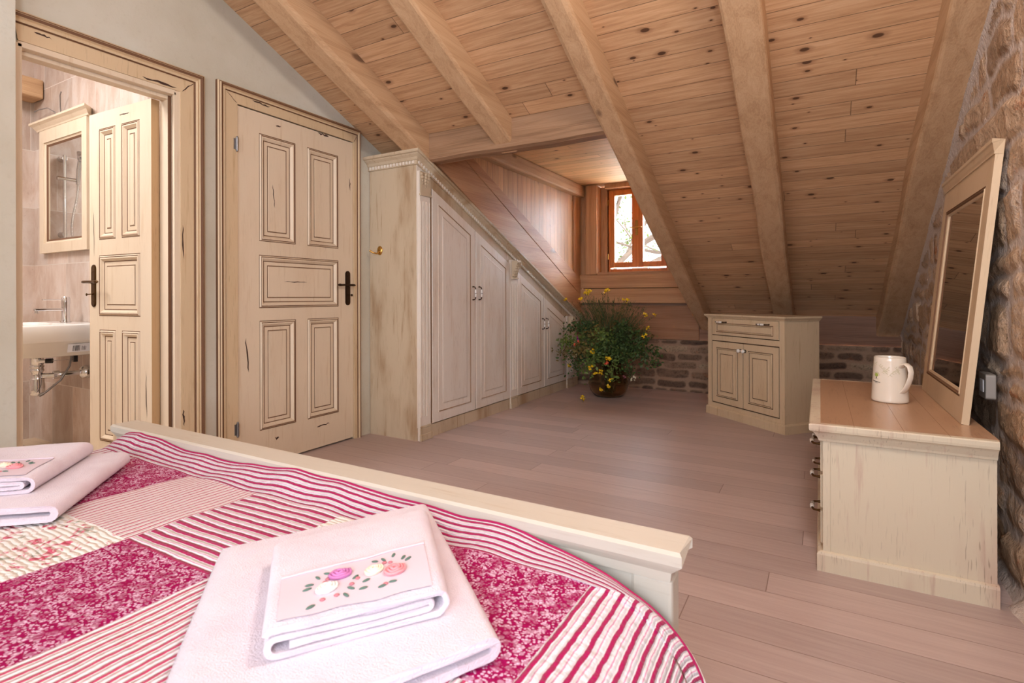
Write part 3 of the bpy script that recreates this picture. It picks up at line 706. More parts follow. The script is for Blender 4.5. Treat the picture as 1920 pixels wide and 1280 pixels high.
# tap
tp = root('basin_tap', (-4.06, 1.535, .82), 'chrome single lever tap standing on the washbasin rim', 'tap')
b = MB(); x, y, z = -4.06, 1.535, .82
b.lathe([(.028, 0), (.028, .006), (.022, .012), (.021, .11), (.023, .118), (.023, .15), (.018, .158)], lambda p, q, r: (x + p, y + q, z + .003 + r), 20, cap=(True, True)); b.build('body', M_chrome, tp)
b = MB(); b.box((x - .014, y - .155, z + .076), (x + .014, y - .01, z + .092)); b.lathe([(.011, 0), (.011, .016)], lambda p, q, r: (x + p, y - .142 + q, z + .062 + r), 12, cap=(True, True)); b.build('spout', M_chrome, tp, bevel=.004)
b = MB(); b.box((x - .011, y - .115, z + .141), (x + .011, y + .012, z + .147)); b.build('lever', M_chrome, tp, bevel=.002)
# bottle trap
tr = root('bottle_trap', (-4.05, 1.39, .36), 'chrome bottle trap and waste pipe hanging under the washbasin', 'drain trap')
b = MB(); x, y = -4.05, 1.39
b.lathe([(.050, .628), (.050, .622), (.032, .62), (.032, .58), (.028, .575), (.034, .57), (.034, .562), (.028, .556), (.034, .548), (.034, .54), (.027, .53), (.030, .50), (.034, .49)][::-1], lambda p, q, r: (x + p, y + q, r), 20); b.build('outlet', M_chrome, tr)
b = MB(); b.lathe([(.012, .392), (.034, .40), (.037, .415), (.037, .455), (.034, .475), (.034, .492)], lambda p, q, r: (x + p, y + q, r), 20, cap=(True, False)); b.build('bottle', M_chrome, tr)
b = MB(); b.tube([(x + .02, y + .02, .51), (x + .045, y + .06, .51), (x + .06, y + .10, .512), (x + .06, 1.62, .512)], .016, 12); b.lathe([(.024, 0), (.024, .03)], lambda p, q, r: (x + .05 + p * .7, y + .06 + r, .512 + q), 12, cap=(True, True)); b.build('waste_pipe', M_chrome, tr)
b = MB(); b.lathe([(.042, 0), (.040, .03), (.018, .045)], lambda p, q, r: (x + .06 + p, 1.622 - r, .512 + q), 20, cap=(False, True)); b.build('wall_flange', M_chrome, tr)
b = MB(); b.tube([(x + .03, y, .60), (x + .055, y + .03, .60)], .012, 10); b.tube([(x + .05, y + .025, .60), (x + .07, y + .05, .60)], .015, 10, 1); b.tube([(x + .07, y + .05, .60), (x + .05, 1.56, .595)], .0018, 6); b.box((x + .04, 1.55, .58), (x + .06, 1.57, .63), 1); b.build('pop_up_rod', [M_chrome, M_black], tr)
b = MB(); pts = [(-3.98, 1.535, .625), (-3.97, 1.52, .56), (-3.96, 1.47, .48), (-3.95, 1.40, .425), (-3.95, 1.385, .415)]
b.tube(pts, .006, 8); b.tube([(-3.95, 1.385, .415), (-3.95, 1.365, .405)], .009, 8)
tag(b.build('supply_hose', M_steel), 'loose braided steel hose dangling under the washbasin', 'hose')
# bathroom mirror with crown
bm_ = root('bathroom_mirror', (-4.25, 1.60, 1.28), 'cream framed mirror with a crown moulding above the washbasin', 'mirror')
f = FRF(1.622); x0, x1, z0, z1 = -4.60, -3.93, 1.275, 2.10
b = MB()
for q in (rect(x0, z0, x0 + .065, z1), rect(x1 - .065, z0, x1, z1), rect(x0 + .065, z0, x1 - .065, z0 + .065), rect(x0 + .065, z1 - .085, x1 - .065, z1)): b.prism(q, f, 0, .028)
for k, (t, d) in enumerate(((.065, .022), (.078, .016))):
    bb = [(x0 + t, z0 + t), (x1 - t, z0 + t), (x1 - t, z1 - t - .02), (x0 + t, z1 - t - .02)]
    inn = inset(bb, .013); A = [f(*p, d) for p in bb]; B = [f(*p, d - .006) for p in inn]
    b.mesh(A + B, [(i, (i + 1) % 4, 4 + (i + 1) % 4, 4 + i) for i in range(4)], 1 if k else 0)
b.build('mirror_frame', [M_cream, M_glaze], bm_)
b = MB(); prof = [(0, 0), (.03, 0), (.034, .01), (.05, .03), (.064, .042), (.064, .055), (0, .055)]
b.sections([[f(x0 - .0 - o_ * (1 if 1 else 0), z1 + h_, o_) for o_, h_ in prof], [f(x1 + o_, z1 + h_, o_) for o_, h_ in prof]]); b.build('crown', [M_cream], bm_)
b = MB(); b.prism(rect(x0 + .06, z0 + .06, x1 - .06, z1 - .08), f, .004, .010); b.build('glass', M_mirror, bm_)
for k, pts in enumerate(([(-4.36, 1.61, 2.15), (-4.38, 1.60, 2.20), (-4.45, 1.585, 2.235), (-4.56, 1.58, 2.24), (-4.62, 1.575, 2.235)], [(-4.31, 1.61, 2.15), (-4.30, 1.60, 2.22), (-4.25, 1.58, 2.28), (-4.22, 1.575, 2.295)])):
    b = MB(); b.tube(pts, .0035, 6); tag(b.build('electric_cable', plain('cable_grey%d' % k, (130, 122, 118), .5)), ('bare grey cable end curling left above the bathroom mirror', 'shorter grey cable end rising upright above the bathroom mirror')[k], 'cable', 'loose lamp cables above the bathroom mirror')
# shower rail on the side wall, seen in the mirror
sh = root('hand_shower', (-4.74, 1.44, 1.4), 'chrome hand shower on a riser rail, seen in the bathroom mirror', 'shower')
b = MB(); b.tube([(-4.715, 1.445, 1.40), (-4.715, 1.445, 2.0)], .011, 12)
for z in (1.43, 1.975): b.tube([(-4.77, 1.445, z), (-4.71, 1.445, z)], [.022, .016], 12)
b.build('rail', M_chrome, sh)
b = MB(); b.tube([(-4.715, 1.49, 1.83), (-4.71, 1.36, 1.83)], .014, 10); b.build('slider', M_chrome, sh)
b = MB(); b.tube([(-4.70, 1.37, 1.80), (-4.69, 1.37, 1.90), (-4.675, 1.365, 1.97)], [.012, .014, .016], 10); b.tube([(-4.675, 1.365, 1.97), (-4.655, 1.355, 2.0), (-4.645, 1.35, 1.99)], [.02, .05, .045], 16); b.build('shower_head', M_chrome, sh)
b = MB(); n = 40; b.tube([(-4.70 + .002 * math.sin(i * 2.5), 1.37 + .055 * math.sin(i / n * 2.6) * (i / n), 1.80 - .42 * i / n) for i in range(n)], [.007 + .0015 * (i % 2) for i in range(n)], 8); b.build('shower_hose', M_chrome, sh)

# ------------------------------------------------------------------ built-in wardrobe under the slope
WF, WY0 = -2.366, 2.852
wd = root('wardrobe', (-2.58, 4.2, 0), 'tall cream wardrobe whose top slopes down with the roof, with four doors', 'wardrobe')
zt0, wsl, wy1 = 1.905, -.432, 5.60
def ztop(y): return zt0 + wsl * (y - WY0)
fF, fS = FRL(WF), FRF(WY0)
b = MB()
b.prism([(WY0, .0), (wy1, .0), (wy1, ztop(wy1)), (WY0, zt0)], fF, WF * 0 - (WF - XW) + .004, -.004)
b.build('carcass', [M_ward], wd)
b = MB(); b.prism([(WY0 + .001, .088), (wy1, .088), (wy1, ztop(wy1) - .012), (WY0 + .001, zt0 - .01)], fF, -.004, .0); b.build('face_frame', [M_wardf], wd)
# cornice with dentils, turning the corner
PROF = [(0, -.035), (.012, -.035), (.012, -.008), (.018, -.006), (.026, .012), (.044, .026), (.05, .034), (.062, .036), (.066, .044), (.066, .055), (0, .055)]
b = MB()
s0 = [(XW + .002, WY0 - o_, zt0 + h_) for o_, h_ in PROF]
s1 = [(WF + o_, WY0 - o_, zt0 + h_) for o_, h_ in PROF]
s2 = [(WF + o_, wy1 + .02, ztop(wy1 + .02) + h_) for o_, h_ in PROF]
b.sections([s0, s1, s2])
b.face([(XW + .002, WY0, zt0 + .05), (WF, WY0, zt0 + .05), (WF, wy1, ztop(wy1) + .05), (XW + .002, wy1, ztop(wy1) + .05)])
b.build('cornice', [M_ward], wd)
b = MB()
x = XW + .02
while x < WF + .0: b.box((x, WY0 - .02, zt0 - .030), (x + .014, WY0 - .01, zt0 - .010)); x += .028
b.build('dentil_moulding', [M_wardf], wd)
b = MB()
y = WY0 + .0
while y < wy1 - .02:
    z = ztop(y)
    b.prism([(y, z - .030), (y + .014, z - .030 + wsl * .014), (y + .014, z - .010 + wsl * .014), (y, z - .010)], fF, .01, .02); y += .026
b.build('dentil_moulding', [M_wardf], wd)
# frieze below the cornice
b = MB(); b.prism([(WY0 + .12, ztop(WY0 + .12) - .105), (wy1, ztop(wy1) - .105), (wy1, ztop(wy1) - .03), (WY0 + .12, ztop(WY0 + .12) - .03)], fF, 0, .004)
b.build('frieze', [M_ward], wd)
def wardoor(y0, y1, hy, hz, ntag):
    zb = .095
    zt = lambda y: ztop(y) - .115
    P = [(y0, zb), (y1, zb), (y1, zt(y1)), (y0, zt(y0))]
    b = MB(); b.rings(P, fF, [(0, .017, 1), (.003, .021, 0), (.066, .021, 0)], 0); 
    d = b.build('door', [M_wardf, M_wglaze], wd)
    b = MB(); Q = inset(P, .064)
    b.rings(Q, frame((WF + .021, 0, 0), (0, 1, 0), (0, 0, 1), (1, 0, 0)), [(0, .0008, 1), (.005, .004, 0), (.009, .002, 1), (.018, -.010, 1), (.023, -.010, 1), (.024, -.009, 0), (.058, .003, 0), (.060, .003, 1), (.0615, .004, 0)], 0)
    b.build('panel', [M_wardf, M_wglaze], d)
    b = MB(); o = WF + .021
    bow(b, frame((o, hy, hz), (0, 0, 1), (0, -1, 0), (1, 0, 0)), .05)
    b.build('handle', [M_iron, M_ceramic], d)
def bow(b, fr, hl):
    """brass bow pull with a white ceramic grip, along a"""
    pts = [fr(-hl, 0, 0), fr(-hl, 0, .012), fr(-hl * .93, 0, .022), fr(-hl * .6, 0, .027)]
    b.tube(pts, [.006, .004, .0042, .005], 8); b.tube([(fr(hl, 0, 0)), fr(hl, 0, .012), fr(hl * .93, 0, .022), fr(hl * .6, 0, .027)], [.006, .004, .0042, .005], 8)
    b.tube([fr(-hl * .6, 0, .027), fr(-hl * .5, 0, .0275), fr(0, 0, .029), fr(hl * .5, 0, .0275), fr(hl * .6, 0, .027)], [.005, .0072, .0085, .0072, .005], 10, 1)
    b.tube([fr(-hl * .04, 0, .029), fr(hl * .04, 0, .029)], .0088, 10)
wardoor(2.990, 3.532, 3.495, 1.003, 0); wardoor(3.540, 4.072, 3.580, 1.003, 1)
wardoor(4.212, 4.735, 4.700, .712, 2); wardoor(4.743, 5.275, 4.785, .712, 3)
# plinth
b = MB(); b.prism([(WY0 + .1, 0), (wy1, 0), (wy1, .088), (WY0 + .1, .088)], fF, -.004, .014)
b.build('plinth', [M_ward, M_crack], wd, bevel=.002)
def leafy(b, fr, y0, y1, z0, z1, out, seed):
    rnd = random.Random(seed)
    cy = (y0 + y1) / 2; hw = (y1 - y0) / 2; hz = z1 - z0
    for k in range(7):   # acanthus lobes
        t = k / 6; wv = hw * (.35 + .6 * t)
        for s in (-1, 1):
            b.ball((cy + s * wv * .7, z0 + hz * (.08 + .84 * t), out * (.35 + .5 * t)), (hw * .34, hz * .10, out * .35), fr=fr, n=8, k=5)
        b.ball((cy, z0 + hz * (.08 + .84 * t), out * (.5 + .5 * t)), (hw * .26, hz * .09, out * .3), fr=fr, n=8, k=5)
def pilaster(y0, y1, bracket):
    zt = ztop((y0 + y1) / 2) - .05
    b = MB(); cap = zt - .155; fl = 3
    b.prism(rect(y0, .0, y1, zt), fF, -.002, .022)
    for k in range(fl):
        yy = y0 + (y1 - y0) * (k + .5) / fl; wv = (y1 - y0) * .085
        for s in (-1, 1): b.prism(rect(yy + s * wv * 1.25 - .003, .16, yy + s * wv * 1.25 + .003, cap - .05), fF, .022, .0255)
    p = b.build('pilaster', [M_wardf, M_wglaze], wd)
    b = MB()
    b.prism(rect(y0 - .004, 0, y1 + .004, .085), fF, .02, .03); b.prism(rect(y0 - .008, .0, y1 + .008, .045), fF, .02, .036); b.prism(rect(y0 - .002, .085, y1 + .002, .10), fF, .02, .027)
    b.build('base_block', [M_ward], p, bevel=.003)
    b = MB()
    if bracket:
        prof = [(.02, cap), (.028, cap), (.03, cap + .01), (.04, cap + .05), (.062, cap + .09), (.078, cap + .125), (.074, cap + .15), (.02, cap + .15)]
        ym = (y0 + y1) / 2; wv = .036
        b.sections([[fF(ym - wv, z, o_) for o_, z in prof], [fF(ym + wv, z, o_) for o_, z in prof]], cap=True)
        for s in (-.5, 0, .5):
            for q in range(6): b.ball((ym + s * wv * 1.5, cap + .02 + q * .022, .036 + .0075 * q), (.009, .014, .009), fr=fF, n=8, k=5)
        b.prism(rect(ym - wv - .006, cap - .012, ym + wv + .006, cap + .002), fF, .018, .046)
    else:
        b.prism(rect(y0, cap, y1, cap + .15), fF, .02, .028); b.prism(rect(y0 - .004, cap - .012, y1 + .004, cap), fF, .018, .034)
        leafy(b, fF, y0, y1, cap, cap + .145, .032, 4)
        fs_ = FRF(WY0)
    b.build('carved_capital', [M_ward], p)
pilaster(2.858, 2.968, False); pilaster(4.080, 4.204, True); pilaster(5.290, 5.44, True)
# brass coat hook on the side
b = MB(); b.lathe([(.024, 0), (.024, .004), (.018, .007), (.006, .009)], lambda p, q, r: fS(-2.70 + p, 1.303 + q * 1.35, r), 20, cap=(False, True))
b.tube([fS(-2.70, 1.295, .008), fS(-2.70, 1.28, .03), fS(-2.715, 1.285, .055), fS(-2.735, 1.30, .065)], [.006, .006, .005, .007], 10)
b.build('coat_hook', M_gold, wd)

# ------------------------------------------------------------------ corner cabinet
cab = root('corner_cabinet', (-.818, 4.752, 0), 'small cream cabinet with one drawer above two doors, under the eaves', 'cabinet', rotz=R(-40.42), local=True)
CW, CD, CH = .789, .33, .828
fC = frame((0, 0, 0), (1, 0, 0), (0, 0, 1), (0, -1, 0))
b = MB(); b.box((.004, .016, .06), (CW - .004, CD, CH - .03)); b.build('carcass', [M_cab], cab)
HOLE = [(.046, .10, .744, .614), (.046, .654, .744, .80)]
b = MB(); slab(b, (.0, .05, CW, CH - .035), HOLE, fC, .012); b.build('face_frame', [M_cab], cab)
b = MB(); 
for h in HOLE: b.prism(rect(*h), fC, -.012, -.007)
b.build('gap_shade', M_cabline, cab)  # dark sheet that paints shade into the gaps round doors and drawer
def cdoor(name, x0, x1, z0, z1, kx):
    P = rect(x0, z0, x1, z1)
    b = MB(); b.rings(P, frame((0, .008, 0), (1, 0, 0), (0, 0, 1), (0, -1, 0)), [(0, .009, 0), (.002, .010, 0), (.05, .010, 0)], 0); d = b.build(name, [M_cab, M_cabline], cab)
    b = MB(); Q = inset(P, .048)
    b.rings(Q, frame((0, -.002, 0), (1, 0, 0), (0, 0, 1), (0, -1, 0)), [(0, .0006, 1), (.005, .0008, 1), (.009, .007, 0), (.013, .004, 0), (.018, -.004, 1), (.021, -.004, 0), (.048, .003, 0), (.053, .003, 1), (.054, .005, 0)], 0)
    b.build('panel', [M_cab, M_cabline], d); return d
for x0, x1, kx in ((.0545, .390, .372), (.400, .7355, .418)):
    d = cdoor('door', x0, x1, .1085, .6055, kx)
    b = MB(); b.lathe([(.008, 0), (.006, .006), (.0055, .012), (.013, .018), (.016, .025), (.012, .032), (.003, .034)], lambda p, q, r: fC(kx + p, .552 + q, .002 + r), 16, cap=(False, True)); b.lathe([(.013, 0), (.013, .004), (.009, .006)], lambda p, q, r: fC(kx + p, .552 + q, .002 + r), 16, 1)
    b.build('knob', [M_ceramic, M_iron], d)
P = rect(.053, .661, .737, .793)
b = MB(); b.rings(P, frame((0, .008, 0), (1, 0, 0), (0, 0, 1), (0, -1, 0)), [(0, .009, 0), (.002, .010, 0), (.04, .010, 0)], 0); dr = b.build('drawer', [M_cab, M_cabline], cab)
b = MB(); b.rings(rect(.10, .682, .69, .758), frame((0, -.002, 0), (1, 0, 0), (0, 0, 1), (0, -1, 0)), [(0, .0006, 1), (.005, .0008, 1), (.009, .006, 0), (.013, .003, 0), (.018, -.003, 1), (.02, -.003, 0)], 0); b.build('panel', [M_cab, M_glaze], dr)
for hx in (.165, .600):
    b = MB(); bow(b, fC_ := frame((hx, -.002, .766), (1, 0, 0), (0, 0, 1), (0, -1, 0)), .052); b.build('handle', [M_iron, M_ceramic], dr)
b = MB()
prof = [(0, .795), (.004, .795), (.006, .80), (.014, .808), (.018, .812), (.022, .816), (.022, .828), (0, .828)]
sec = lambda x, y, sx, sy: [(x + sx * o_, y + sy * o_, z) for o_, z in prof]
b.sections([sec(0, CD, -1, 0), sec(0, 0, -1, -1), sec(CW, 0, 1, -1), sec(CW, CD, 1, 0)]); b.box((0, 0, .80), (CW, CD, .828)); b.build('top', [M_cab], cab)
b = MB(); prof = [(-.01, 0), (.012, 0), (.012, .058), (.006, .068), (0, .07), (-.01, .07)]
b.sections([sec(0, CD, -1, 0), sec(0, 0, -1, -1), sec(CW, 0, 1, -1), sec(CW, CD, 1, 0)]); b.build('plinth', [M_cab], cab)

# ------------------------------------------------------------------ chest of drawers by the stone wall
ch = root('chest_of_drawers', (.24, 2.8, 0), 'low worn cream chest of drawers against the stone wall', 'chest of drawers')
dx0, dx1, dy0, dy1, dz = .0, .478, 2.207, 3.36, .522
b = MB(); b.box((dx0 + .012, dy0 + .004, .02), (dx1, dy1, dz - .03)); b.build('carcass', [M_dress], ch)
b = MB(); fE = FRF(dy0 + .004)
b.prism(rect(dx0 + .006, .05, dx0 + .03, dz - .04), fE, 0, .004); b.build('corner_bead', [M_dress], ch, bevel=.002)
b = MB(); prof = [(0, .46), (.006, .46), (.008, .468), (.02, .488), (.026, .494), (.034, .497), (.036, .505), (.036, .518), (.033, .522), (0, .522)]
sec = lambda x, y, sx, sy: [(x + sx * o_, y + sy * o_, z) for o_, z in prof]
b.sections([sec(dx1, dy0, 0, -.8), sec(dx0, dy0, -1, -.8), sec(dx0, dy1, -1, .8), sec(dx1, dy1, 0, .8)], 1)
b.box((dx0, dy0, .50), (dx1 + .005, dy1, .522), 0)
b.build('top', [M_dresstop, M_dress], ch)
b = MB()
for xx in (.10, .24, .36): b.box((xx, dy0 - .02, .5221), (xx + .0012, dy1, .5224))
b.build('top_board_joints', plain('top_joint_lines', (158, 120, 90), .6), ch)
b = MB(); prof = [(-.02, .0), (.012, .0), (.012, .058), (.009, .066), (.0, .07), (-.02, .07)]
b.sections([sec(dx1 + .004, dy0, 0, -.8), sec(dx0, dy0, -1, -.8), sec(dx0, dy1, -1, .8), sec(dx1 + .004, dy1, 0, .8)]); b.build('plinth', [M_dress], ch)
fD = frame((dx0 + .012, dy1, 0), (0, -1, 0), (0, 0, 1), (-1, 0, 0)); LWD = dy1 - dy0
for z0, z1 in ((.085, .20), (.212, .33), (.342, .452)):
    b = MB(); b.rings(rect(.03, z0, LWD - .03, z1), fD, [(0, .010, 0), (.003, .013, 0), (.02, .013, 1), (.022, .010, 1), (.024, .013, 0)], 0); d = b.build('drawer', [M_dress, M_wglaze], ch)
    for a in (.27, LWD - .22):
        b = MB(); bow(b, frame((dx0 - .001, dy1 - a, (z0 + z1) / 2 + .01), (0, -1, 0), (0, 0, 1), (-1, 0, 0)), .05); b.build('handle', [M_brass, M_ceramic], d)

# leaning mirror on the chest
mr = root('leaning_mirror', (.426, 2.412, .5235), 'tall cream framed mirror leaning on the stone wall above the chest', 'mirror', local=True)
mr.rotation_euler = (0, R(5.7), 0)
MW, MH = .84, .985
fM = frame((0, MW, 0), (0, -1, 0), (0, 0, 1), (-1, 0, 0))       # a runs from far to near, out faces -x
b = MB()
for q in (rect(0, 0, .075, MH - .05), rect(MW - .075, 0, MW, MH - .05), rect(.075, 0, MW - .075, .085), rect(.075, MH - .145, MW - .075, MH - .05)): b.prism(q, fM, -.022, 0)
bb = [(.075, .085), (MW - .075, .085), (MW - .075, MH - .145), (.075, MH - .145)]
A = [fM(*p, 0) for p in bb]
for ins, dd, mm in ((.004, -.004, 1), (.010, .002, 0), (.014, -.005, 1), (.022, -.008, 0), (.024, -.013, 0)):
    B = [fM(*p, dd) for p in inset(bb, ins)]; b.mesh(A + B, [(i, (i + 1) % 4, 4 + (i + 1) % 4, 4 + i) for i in range(4)], mm); A = B
b.build('mirror_frame', [M_mframe, M_glaze], mr, bevel=0)
b = MB(); prof = [(-.022, MH - .05), (.004, MH - .05), (.004, MH - .044), (.008, MH - .034), (.012, MH - .018), (.016, MH - .013), (.016, MH), (-.022, MH)]
b.sections([[fM(-max(o_, 0), z, o_) for o_, z in prof], [fM(MW + max(o_, 0), z, o_) for o_, z in prof]]); b.build('crown', [M_mframe], mr)
b = MB(); b.prism(rect(.07, .08, MW - .07, MH - .14), fM, -.016, -.011); b.build('glass', M_mirror, mr)

# jug
JC = (.258, 2.805, .5235)
jug = root('jug', JC, 'cream ceramic jug with olive tree emblem standing on the chest', 'jug', local=True)
JP = [(.0, .0), (.064, .0), (.0675, .004), (.067, .012), (.0655, .04), (.063, .09), (.0595, .14), (.0575, .175), (.057, .186), (.0555, .189), (.054, .186), (.0545, .17), (.058, .09), (.060, .02), (.0, .012)]
def jr(z): return np.interp(z, [.0, .004, .012, .04, .09, .14, .175, .186], [.064, .0675, .067, .0655, .063, .0595, .0575, .057])
def jp(az, z, o=0): r = jr(z) + o; return (r * math.cos(az), r * math.sin(az), z)
b = MB(); b.lathe(JP, lambda p, q, r: (p, q, r), 48); b.build('body', M_porc, jug)
ha = R(-52)
def hp_(r, z): return (r * math.cos(ha), r * math.sin(ha), z)
b = MB(); pth = [(.054, .148), (.066, .162), (.082, .166), (.098, .156), (.104, .136), (.101, .112), (.092, .088), (.080, .066), (.070, .052), (.062, .046)]
secs = []
tn = Vector((-math.sin(ha), math.cos(ha), 0))
for i, (r, z) in enumerate(pth):
    p = Vector(hp_(r, z)); a0 = Vector(hp_(*pth[max(0, i - 1)])); a1 = Vector(hp_(*pth[min(len(pth) - 1, i + 1)])); t = (a1 - a0).normalized(); n_ = t.cross(tn)
    wv = .0125 + .003 * abs(i - 4.5) / 4.5
    secs.append([tuple(p + tn * wv * math.cos(2 * math.pi * k / 12) + n_ * .0055 * math.sin(2 * math.pi * k / 12)) for k in range(12)])
b.sections(secs, smooth=True); b.build('handle', M_porc, jug)
la = R(-144)
b = MB()
def jtube(pts, r, m): b.tube([jp(la + a / .062, z, .0004) for a, z in pts], r, 6, m)
for i in range(14):   # round crown of the tree
    for j in range(3):
        a = 2 * math.pi * i / 14 + j; rr = .0065 * (j + .6) / 2.6
        b.ball(jp(la + rr * math.cos(a) / .062, .113 + rr * .9 * math.sin(a), .0003), (.0026, .0026, .0022), 0, 6, 4)
jtube([(0, .112), (.0003, .104), (0, .098)], [.0009, .0013, .0020], 1); jtube([(-.008, .0965), (0, .097), (.010, .0955)], .0006, 2)
jtube([(.012 * math.cos(R(150 - i * 13)) + 0.001, .112 + .013 * math.sin(R(150 - i * 13))) for i in range(13)], .0006, 2)
rnd = random.Random(8); pts = []      # handwritten name and a second short line
for i in range(40): t = i / 39; pts.append((-.018 + .036 * t, .0865 - .004 * t + .0022 * math.sin(i * 1.9) * (1.5 if i in (0, 1, 18, 19, 20) else .8)))
jtube(pts, .00055, 1)
jtube([(-.008 + .016 * i / 11, .0795 - .001 * i / 11 + .0006 * math.sin(i * 2.2)) for i in range(12)], .0004, 1)
b.build('tree_emblem', [plain('emblem_green', (164, 176, 84), .4), plain('emblem_ink', (52, 50, 48), .5), plain('emblem_olive', (168, 160, 110), .5)], jug)
b = MB()
def sprig(a0, z0, a1, z1, n, bend, k):
    pts = [(a0 + (a1 - a0) * t + 0, z0 + (z1 - z0) * t + bend * math.sin(math.pi * t)) for t in [i / 10 for i in range(11)]]
    b.tube([jp(la + a / .062, z, .0002) for a, z in pts], .0006, 5)
    for i in range(1, n + 1):
        a, z = pts[int(i * 10 / (n + 1))]
        for s in (-1, 1):
            b.tube([jp(la + a / .062, z, .0003), jp(la + (a + .004) / .062, z + s * .005, .0003), jp(la + (a + .009) / .062, z + s * .007, .0003)], [.0004, .0014, .0003], 5)
sprig(.008, .155, .045, .118, 5, .004, 0); sprig(.02, .125, .05, .15, 4, -.005, 1); sprig(.045, .108, .085, .135, 4, .008, 2); sprig(-.02, .15, .0, .165, 2, .002, 3); sprig(.07, .15, .088, .12, 3, .004, 4)
b.build('relief_sprigs', plain('relief_sprig_glaze', (206, 196, 164), .3), jug)

# socket plate on the stone wall
sk = root('wall_socket', (.51, 2.565, .65), 'grey metal double socket plate on the stone wall behind the mirror', 'socket')
fK = frame((.523, 2.565, .645), (0, -1, 0), (0, 0, 1), (-1, 0, 0))
b = MB(); b.prism(rrect(-.05, -.045, .05, .045, .008), fK, -.02, .010); b.build('plate', plain('socket_grey', (168, 160, 152), .35, .4), sk, bevel=.003)
b = MB(); b.prism(rect(-.022, -.022, .022, .022), fK, .010, .012); b.build('insert', plain('socket_insert', (226, 226, 230), .3), sk)

# ------------------------------------------------------------------ bed
bed = root('bed', (-1.05, -.3, 0), 'wide whitewashed timber bed whose footboard crosses the picture', 'bed')
bx0, bx1 = -1.925, -.184
prof = [(.818, .53), (.824, .53), (.826, .540), (.838, .552), (.843, .556), (.843, .570), (.848, .576), (.915, .576), (.920, .570), (.920, .556), (.915, .552), (.903, .540), (.901, .53), (.907, .53)]
b = MB(); top = [(.853, .524), (.851, .540), (.845, .550), (.842, .556), (.842, .572), (.847, .577), (.916, .577), (.921, .572), (.921, .556), (.918, .550), (.912, .540), (.910, .524)]
mid = .882
secs = []
for x, s in ((bx0, -1), (bx1, 1)):
    q = []
    for y, z in top:
        ins = max(0, .577 - z) ; dd = {.524: .020, .540: .018, .550: .010}.get(z, .0 if z < .575 else .004)
        q.append((x - s * dd, y, z))
    secs.append(q)
b.sections(secs); b.build('footboard_cap', [M_bed], bed)
b = MB(); b.box((bx0 + .03, .862, .10), (bx1 - .03, .90, .526)); b.build('footboard_panel', [M_bed], bed)
for x in (bx0 + .018, bx1 - .085):
    b = MB(); b.box((x, .857, 0), (x + .067, .906, .526)); b.build('post', [M_bed], bed, bevel=.006)
for x in (bx0 + .035, bx1 - .07):
    b = MB(); b.box((x, -1.18, .16), (x + .032, .86, .36)); b.build('side_rail', [M_bed], bed)
b = MB(); b.box((bx0 + .01, -1.24, 0), (bx1 - .01, -1.18, 1.0)); b.build('headboard', [M_bed], bed)
b = MB(); b.box((bx0 + .09, -1.16, .28), (bx1 - .15, .83, .505)); b.build('mattress', plain('mattress_ticking', (230, 226, 220), .8), bed, bevel=.03)

# patchwork quilt: parametric cloth, one material per patch
def q_uv(m):
    x = m.n('ShaderNodeUVMap'); return m.sep(x.outputs[0])
def stripes(name, axis, period, red, white, pink, redw, rufl=.0009, pw=.045):
    m = NT(name, .85, .1); P = q_uv(m); c = P[axis]; a = P[1 - axis]
    wob = m.noise(m.comb(m.math('MULTIPLY', a, 30), m.math('MULTIPLY', c, 30), 0), 1.0, 3, .6)
    wob2 = m.noise(m.comb(m.math('MULTIPLY', a, 6), m.math('MULTIPLY', c, 6), 4), 1.0, 2, .5)
    cc = m.math('ADD', m.math('ADD', c, m.math('MULTIPLY', m.math('SUBTRACT', wob, .5), .006)), m.math('MULTIPLY', m.math('SUBTRACT', wob2, .5), .008))
    t = m.math('FRACT', m.math('DIVIDE', cc, period))
    d1 = m.math('ABSOLUTE', m.math('SUBTRACT', t, .25)); d2 = m.math('ABSOLUTE', m.math('SUBTRACT', t, .70))
    rd = m.math('SUBTRACT', 1, m.step(d1, redw - .02, redw + .02)); pk = m.math('SUBTRACT', 1, m.step(d2, pw - .02, pw + .02))
    col = m.mix(m.math('MULTIPLY', pk, .8), lin(white), lin(pink)); col = m.mix(rd, col, lin(red))
    m.color(col)
    # channel quilting: a ridge for each stripe, gathered across
    rid = m.math('ABSOLUTE', m.math('SINE', m.math('MULTIPLY', cc, math.pi * 2 / period)))
    gat = m.noise(m.comb(m.math('MULTIPLY', a, 85), m.math('MULTIPLY', c, 40), 2), 1.0, 2, .5)
    m.bump(m.math('ADD', m.math('MULTIPLY', rid, .7), m.math('MULTIPLY', gat, 1.1)), .7, .008)
    m.b.inputs['Sheen Weight'].default_value = .15
    return m.mat
RED, WHT, PNK = (166, 20, 82), (232, 226, 230), (196, 110, 152)
M_q1 = stripes('quilt_border_stripes_foot', 1, .0215, RED, WHT, PNK, .20)
M_q2 = stripes('quilt_border_stripes_side', 0, .0215, RED, WHT, PNK, .15)
M_q3 = stripes('quilt_bold_stripes', 1, .0225, RED, WHT, PNK, .20)
M_q4 = stripes('quilt_fine_stripes', 0, .0150, (196, 74, 108), (234, 222, 220), (220, 160, 180), .13)
M_q5 = stripes('quilt_fine_stripes_side', 0, .0170, (190, 50, 92), (236, 224, 222), (216, 150, 172), .15)
m = NT('quilt_burgundy_sprigs', .85, .1); P = q_uv(m)
uvv = m.comb(P[0], P[1], 0); wz = m.noise(uvv, 60, 2, .5)
vv = m.comb(m.math('ADD', P[0], m.math('MULTIPLY', wz, .006)), m.math('ADD', P[1], m.math('MULTIPLY', wz, .004)), 0)
v1 = m.voro(vv, 88); v2 = m.voro(vv, 240); v3 = m.voro(vv, 42)
